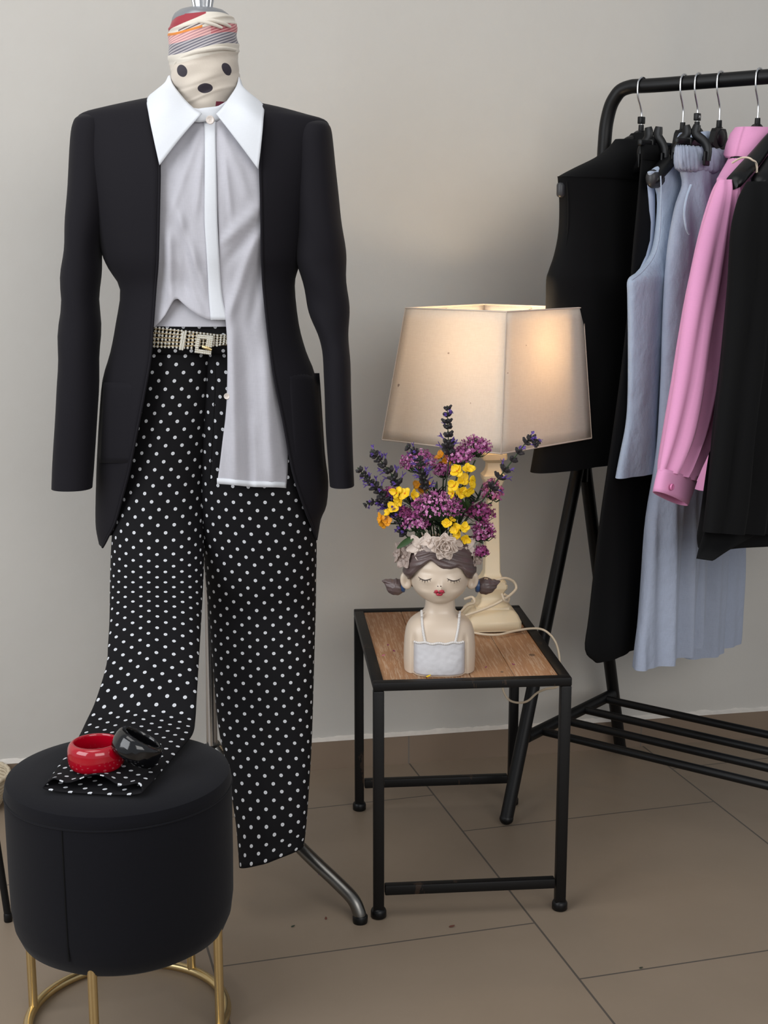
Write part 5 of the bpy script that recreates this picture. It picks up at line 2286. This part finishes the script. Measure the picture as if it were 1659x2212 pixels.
m.loft([[PC.at(.055 * cos(t), zc_ + .004 - .012 * abs(cos(t)) ** 2, .024 * sin(t)) for t in [2 * pi * k / 40 for k in range(40)]],
        [PC.at(.075 * cos(t), zc_ - .018 - .012 * abs(cos(t)) ** 2, .032 * sin(t)) for t in [2 * pi * k / 40 for k in range(40)]]], True)
m.build('neck_band', M['blue_in'], bt2, solid=.0015)

# --- D: pale blue trousers on clip hanger
PD = Plane(1557, UD)
hanger(1557, UD, 'clip', 'clip hanger gripping the elasticated waist of the pale blue trousers', clips=(.112, -.112), gap=.032)
bl_t = garment('trousers', 'pale blue wide trousers with gathered elastic waist clipped to a hanger', 'trousers', PD, .9)
DR = [(366, 1474, None, .030), (400, 1480, None, .034), (450, 1466, None, .042), (520, 1452, None, .046), (600, 1443, None, .047), (700, 1438, None, .047), (820, 1434, None, .047), (940, 1428, None, .048), (1040, 1419, 1516, .046), (1150, 1406, 1513, .044), (1300, 1394, 1510, .042), (1400, 1382, 1507, .041), (1449, 1376, 1504, .040)]
DR2 = [(880, 1500, 1620, .03), (1000, 1494, 1610, .032), (1090, 1490, 1600, .034), (1200, 1489, 1594, .035), (1300, 1488, 1590, .036), (1400, 1487, 1584, .036), (1424, 1487, 1580, .036)]
m = MB()
m.loft(gloft(PD, DR, n=150, seed=11, fold=(.010, 78, .9), sup=2.2, gmin=.45, ths=.75), True, True, False)
m.build('leg', M['lilac'], bl_t, angle=75)
m = MB()
m.loft(gloft(PD, DR2, n=120, seed=13, fold=(.008, 60, 2.2), sup=2.2, off=-.045), True, True, False)
m.build('leg', M['lilac'], bl_t, angle=75)
m = MB()
rings = []
for i, (py, th) in enumerate(((314, .013), (320, .021), (335, .026), (350, .027), (362, .026), (369, .020))):
    ring = []
    xl = (1465, 1464, 1464, 1465, 1467, 1472)[i]
    for j in range(161):
        t = 2 * pi * j / 160
        s, z = PD.sz(xl, py)
        sx, sy = se(t, 2.4)
        g = .0022 * sin(t * 44 + i * .25) + .0014 * sin(t * 71 + i * .4)
        ring.append(PD.at(s * sx, z + .001 * sin(t * 44), (th + g) * sy))
    rings.append(ring)
m.loft(rings, False)
m.build('elastic_waist', M['lilac'], bl_t, solid=.002)
m = MB()                                     # pocket mouth
q = []
for (px, py) in ((1484, 400), (1474, 430), (1470, 462), (1474, 492), (1480, 505)):
    s, z = PD.sz(px, py, .03)
    q.append(PD.at(s, z, .038))
m.tube(catmull(q, 6), .0028, 8)
m.build('pocket_edge', M['blue'], bl_t)

# --- E: pink shirt
PE = Plane(1640, UD)
hanger(1640, UD, 'dome', 'hanger holding the pink shirt, its hook at the right edge of the rail', None, tip=(.080, -.150))
ps = garment('shirt', 'pink cotton shirt with cuffed sleeve hanging between blue trousers and black jacket', 'shirt', PE, 1.0)
ER = [(296, 1618, None, .022), (320, 1602, None, .032), (350, 1584, None, .036), (378, 1566, None, .036), (392, 1560, None, .034), (440, 1572, None, .036), (520, 1572, None, .042), (640, 1566, None, .044), (800, 1556, None, .044), (950, 1535, None, .045), (1060, 1516, None, .046)]
m = MB()
m.loft(gloft(PE, ER, seed=15, fold=(.005, 70, .3), sup=2.2), True, True, False)
m.build('body', M['pink'], ps, angle=75)


def sleeve_px(plane, rows, off, thick, seed, n=64):
    rings = []
    for (py, xl, xr, dyr, th) in smooth_rows(rows, 5):
        A, B = plane.sz(xl, py, off), plane.sz(xr, py + dyr, off)
        ring = []
        for j in range(n):
            t = 2 * pi * j / n
            sx, sy = se(t, 2.1)
            f = (1 - sx) / 2
            s_ = lerp(A[0], B[0], 1 - f) if False else lerp(B[0], A[0], (1 - sx) / 2)
            z_ = lerp(B[1], A[1], (1 - sx) / 2)
            g = sm((py - 480) / 500)
            k = (.0100 * sin(sx * 12.0 + .5 + py * .0022 + 1.2 * nz((py / 240, seed, sx), 1.0)) * (.35 + .65 * g)) * (1 - abs(sx) ** 5)
            k -= .0115 * (1 - min(1, abs(sin(sx * 7.0 + 1.0 + py * .0016 + .8 * nz((py / 300, seed, 3), 1.0))) * 2.6)) * (.3 + .7 * g) * (1 - abs(sx) ** 6)
            ring.append(plane.at(s_, z_, off + (th + k) * sy))
        rings.append(ring)
    return rings


SLV = [(388, 1557, 1590, 0, .012), (420, 1549, 1584, 0, .020), (500, 1526, 1581, 0, .026), (600, 1502, 1579, 0, .029), (700, 1484, 1572, 0, .030), (780, 1472, 1563, 6, .030), (850, 1461, 1549, 14, .029), (930, 1446, 1529, 22, .026), (990, 1433, 1506, 26, .020), (1016, 1427, 1497, 27, .015)]
OFE = .042
m = MB()
m.loft(sleeve_px(PE, SLV, OFE, .03, 2), True, True, True)
slv = m.build('sleeve', M['pink'], ps, angle=80)
m = MB()
CUF = [(1012, 1429, 1498, 28, .0165), (1036, 1423, 1489, 30, .0165), (1062, 1418, 1478, 30, .0165)]
rings = []
for (py, xl, xr, dyr, th) in smooth_rows(CUF, 3):
    A, B = PE.sz(xl, py, OFE), PE.sz(xr, py + dyr, OFE)
    rings.append([PE.at(lerp(B[0], A[0], (1 - se(t, 2.4)[0]) / 2), lerp(B[1], A[1], (1 - se(t, 2.4)[0]) / 2), OFE + th * se(t, 2.4)[1]) for t in [2 * pi * i / 48 for i in range(48)]])
m.loft(rings, True)
cuff = m.build('cuff', M['pink'], slv, solid=.002)
m = MB()
s, z = PE.sz(1451, 1052, OFE + .018)
c = PE.at(s, z, OFE + .0185)
Rb = Matrix((PE.u, V((0, 0, 1)).cross(PE.n) * 0 + V((0, 0, 1)), PE.n)).transposed()
m.lathe([(.0006, .001), (.003, .001), (.004, .0018), (.0052, .0018), (.0056, .0006), (.0056, -.001)], c, 22, Rb, True, True)
m.build('button', M['pink_button'], cuff)
# pink collar: folded band with leaf
zt0 = PE.sz(1632, 278)[1]
m = MB()
rings = []
for k, (w, dz, th) in enumerate(((.050, .0, .026), (.056, .003, .034), (.064, -.006, .042), (.074, -.022, .047), (.082, -.038, .049), (.080, -.040, .046))):
    ring = []
    for i in range(49):
        t = 2 * pi * i / 48
        sx, sy = se(t, 2.1)
        ring.append(PE.at(w * sx, zt0 + dz - .016 * abs(sx) * k / 5 - .012 * max(0, sy) * k / 5, th * sy))
    rings.append(ring)
m.loft(rings, False)
m.build('collar', M['pink'], ps, solid=.002)

# --- F: cream strap top, its hanger arm in front of the pink shirt
PF = Plane(1705, UD)
f_tip = PF.sz(1588, 386)
hanger(1705, UD, 'dome', 'hanger whose black notched arm lies over the pink shirt shoulder', None, tip=(f_tip[0], f_tip[1] - RZ))
ct = garment('camisole', 'cream strappy camisole almost hidden between the pink shirt and black jacket', 'camisole', PF, .95)
FR = [(520, 1606, None, .02), (620, 1598, None, .03), (760, 1580, None, .032), (900, 1556, None, .034), (1000, 1538, None, .034), (1083, 1524, None, .034)]
m = MB()
m.loft(gloft(PF, FR, seed=22, fold=(.003, 30, .3), sup=2.2), True, True, False)
m.build('body', M['cream'], ct)
m = MB()
sA, zA_ = PF.sz(1622, 345, .016)
sB, zB_ = PF.sz(1630, 372, .016)
s3, z3_ = PF.sz(1612, 520, .012)
m.tube(catmull([PF.at(sA, zA_ - .004, -.018), PF.at(sA, zA_ + .004, .0), PF.at(sA - .002, zA_, .017), PF.at(sB - .004, zB_, .018), PF.at(s3, z3_, .012)], 6), .0028, 8, flat=.6)
m.build('strap', M['cream'], ct)

# --- G: black jacket nearest
PG = Plane(1735, UD)
hanger(1735, UD, 'dome', 'hanger nearest the frame edge, inside the black jacket', None, tip=(.17, -.19))
bj = garment('jacket', 'black jacket with curved hem nearest the right edge of the rail', 'jacket', PG, 1.0)
GR = [(300, 1700, None, .024), (340, 1672, None, .034), (375, 1648, None, .04), (410, 1622, None, .042), (440, 1606, None, .044), (500, 1594, None, .046), (600, 1588, None, .05), (720, 1580, None, .052), (850, 1566, None, .054), (960, 1552, None, .056), (1060, 1538, None, .058), (1140, 1528, None, .060), (1182, 1521, None, .060), (1204, 1523, None, .060)]
m = MB()
rings = gloft(PG, GR, n=110, seed=27, fold=(.006, 16, 0), sup=2.1, hem=.012)
m.loft(rings, True, True, False)
m.build('body', M['black_soft'], bj, solid=.002, soff=-1, angle=75)
m = MB()
GS = [(392, 1618, 1690, 0, .016), (430, 1606, 1700, 0, .03), (500, 1592, 1705, 0, .036), (620, 1586, 1705, 0, .038), (760, 1574, 1700, 0, .038), (880, 1560, 1694, 0, .037), (980, 1548, 1688, 0, .036), (1080, 1536, 1684, 0, .035), (1150, 1527, 1680, 0, .034)]
m.loft(sleeve_px(PG, GS, .05, .03, 9), True, True, True)
m.build('sleeve', M['black_soft'], bj, angle=80)
m = MB()                                     # pointed front corner of the hem
rings = []
for (py, x0, x1) in smooth_rows([(1090, 1536, 1640), (1130, 1527, 1640), (1160, 1518, 1625), (1182, 1511, 1600), (1196, 1507, 1540), (1206, 1504, 1508)], 4):
    A, B = PG.sz(x0, py, .035), PG.sz(x1, py, .035)
    rings.append([PG.at(lerp(A[0], B[0], k / 12), A[1], .035 + .028 * sm(k / 6)) for k in range(13)])
m.loft(rings, False)
m.build('front_panel', M['black_soft'], bj, solid=.002)

# ================================================================== LEFT EDGE
# leaning black tubular leg of a stand just outside the frame
fo = on_z(18, 1990, .0)
tp_ = V((fo.x - .065, fo.y + .03, .62))
stand = thing('stand', 'slim black tubular stand leg leaning at the left edge behind the stool', 'stand', (fo.x, fo.y, 0))
m = MB()
m.tube([fo + V((0, 0, .008)), tp_, tp_ + (tp_ - fo) * .3], .0062, 16)
m.build('leg', M['black_metal'], stand)
m = MB()
m.lathe([(.0066, 0), (.0074, .002), (.0074, .014), (.0064, .016)], fo, 16, cap0=True, cap1=True)
m.build('foot', M['black_plastic'], stand)
# woven basket behind it
bp = on_z(-62, 1742, 0)
bk_ = thing('basket', 'low beige woven basket on the floor by the wall at the left edge', 'basket', (bp.x, bp.y, 0))
m = MB()
rings = []
for i in range(57):
    z = .068 * i / 56
    rr_ = .058 + .022 * sin(pi / 2 * min(1, z / .058)) + .0014 * sin(z * 2 * pi / .0075)
    rings.append([V((bp.x + rr_ * cos(a) * (1 + .0), bp.y + rr_ * sin(a), z + .0008 * sin(a * 20))) for a in [2 * pi * k / 80 for k in range(80)]])
m.loft(rings, True, True, False)
m.build('body', M['wicker'], bk_, solid=.003, soff=-1)
m = MB()
m.tube([(bp.x + .080 * cos(a), bp.y + .080 * sin(a), .069 + .0012 * sin(a * 30)) for a in [2 * pi * k / 120 for k in range(121)]], .0042, 10, False)
m.build('rim', M['wicker'], bk_)
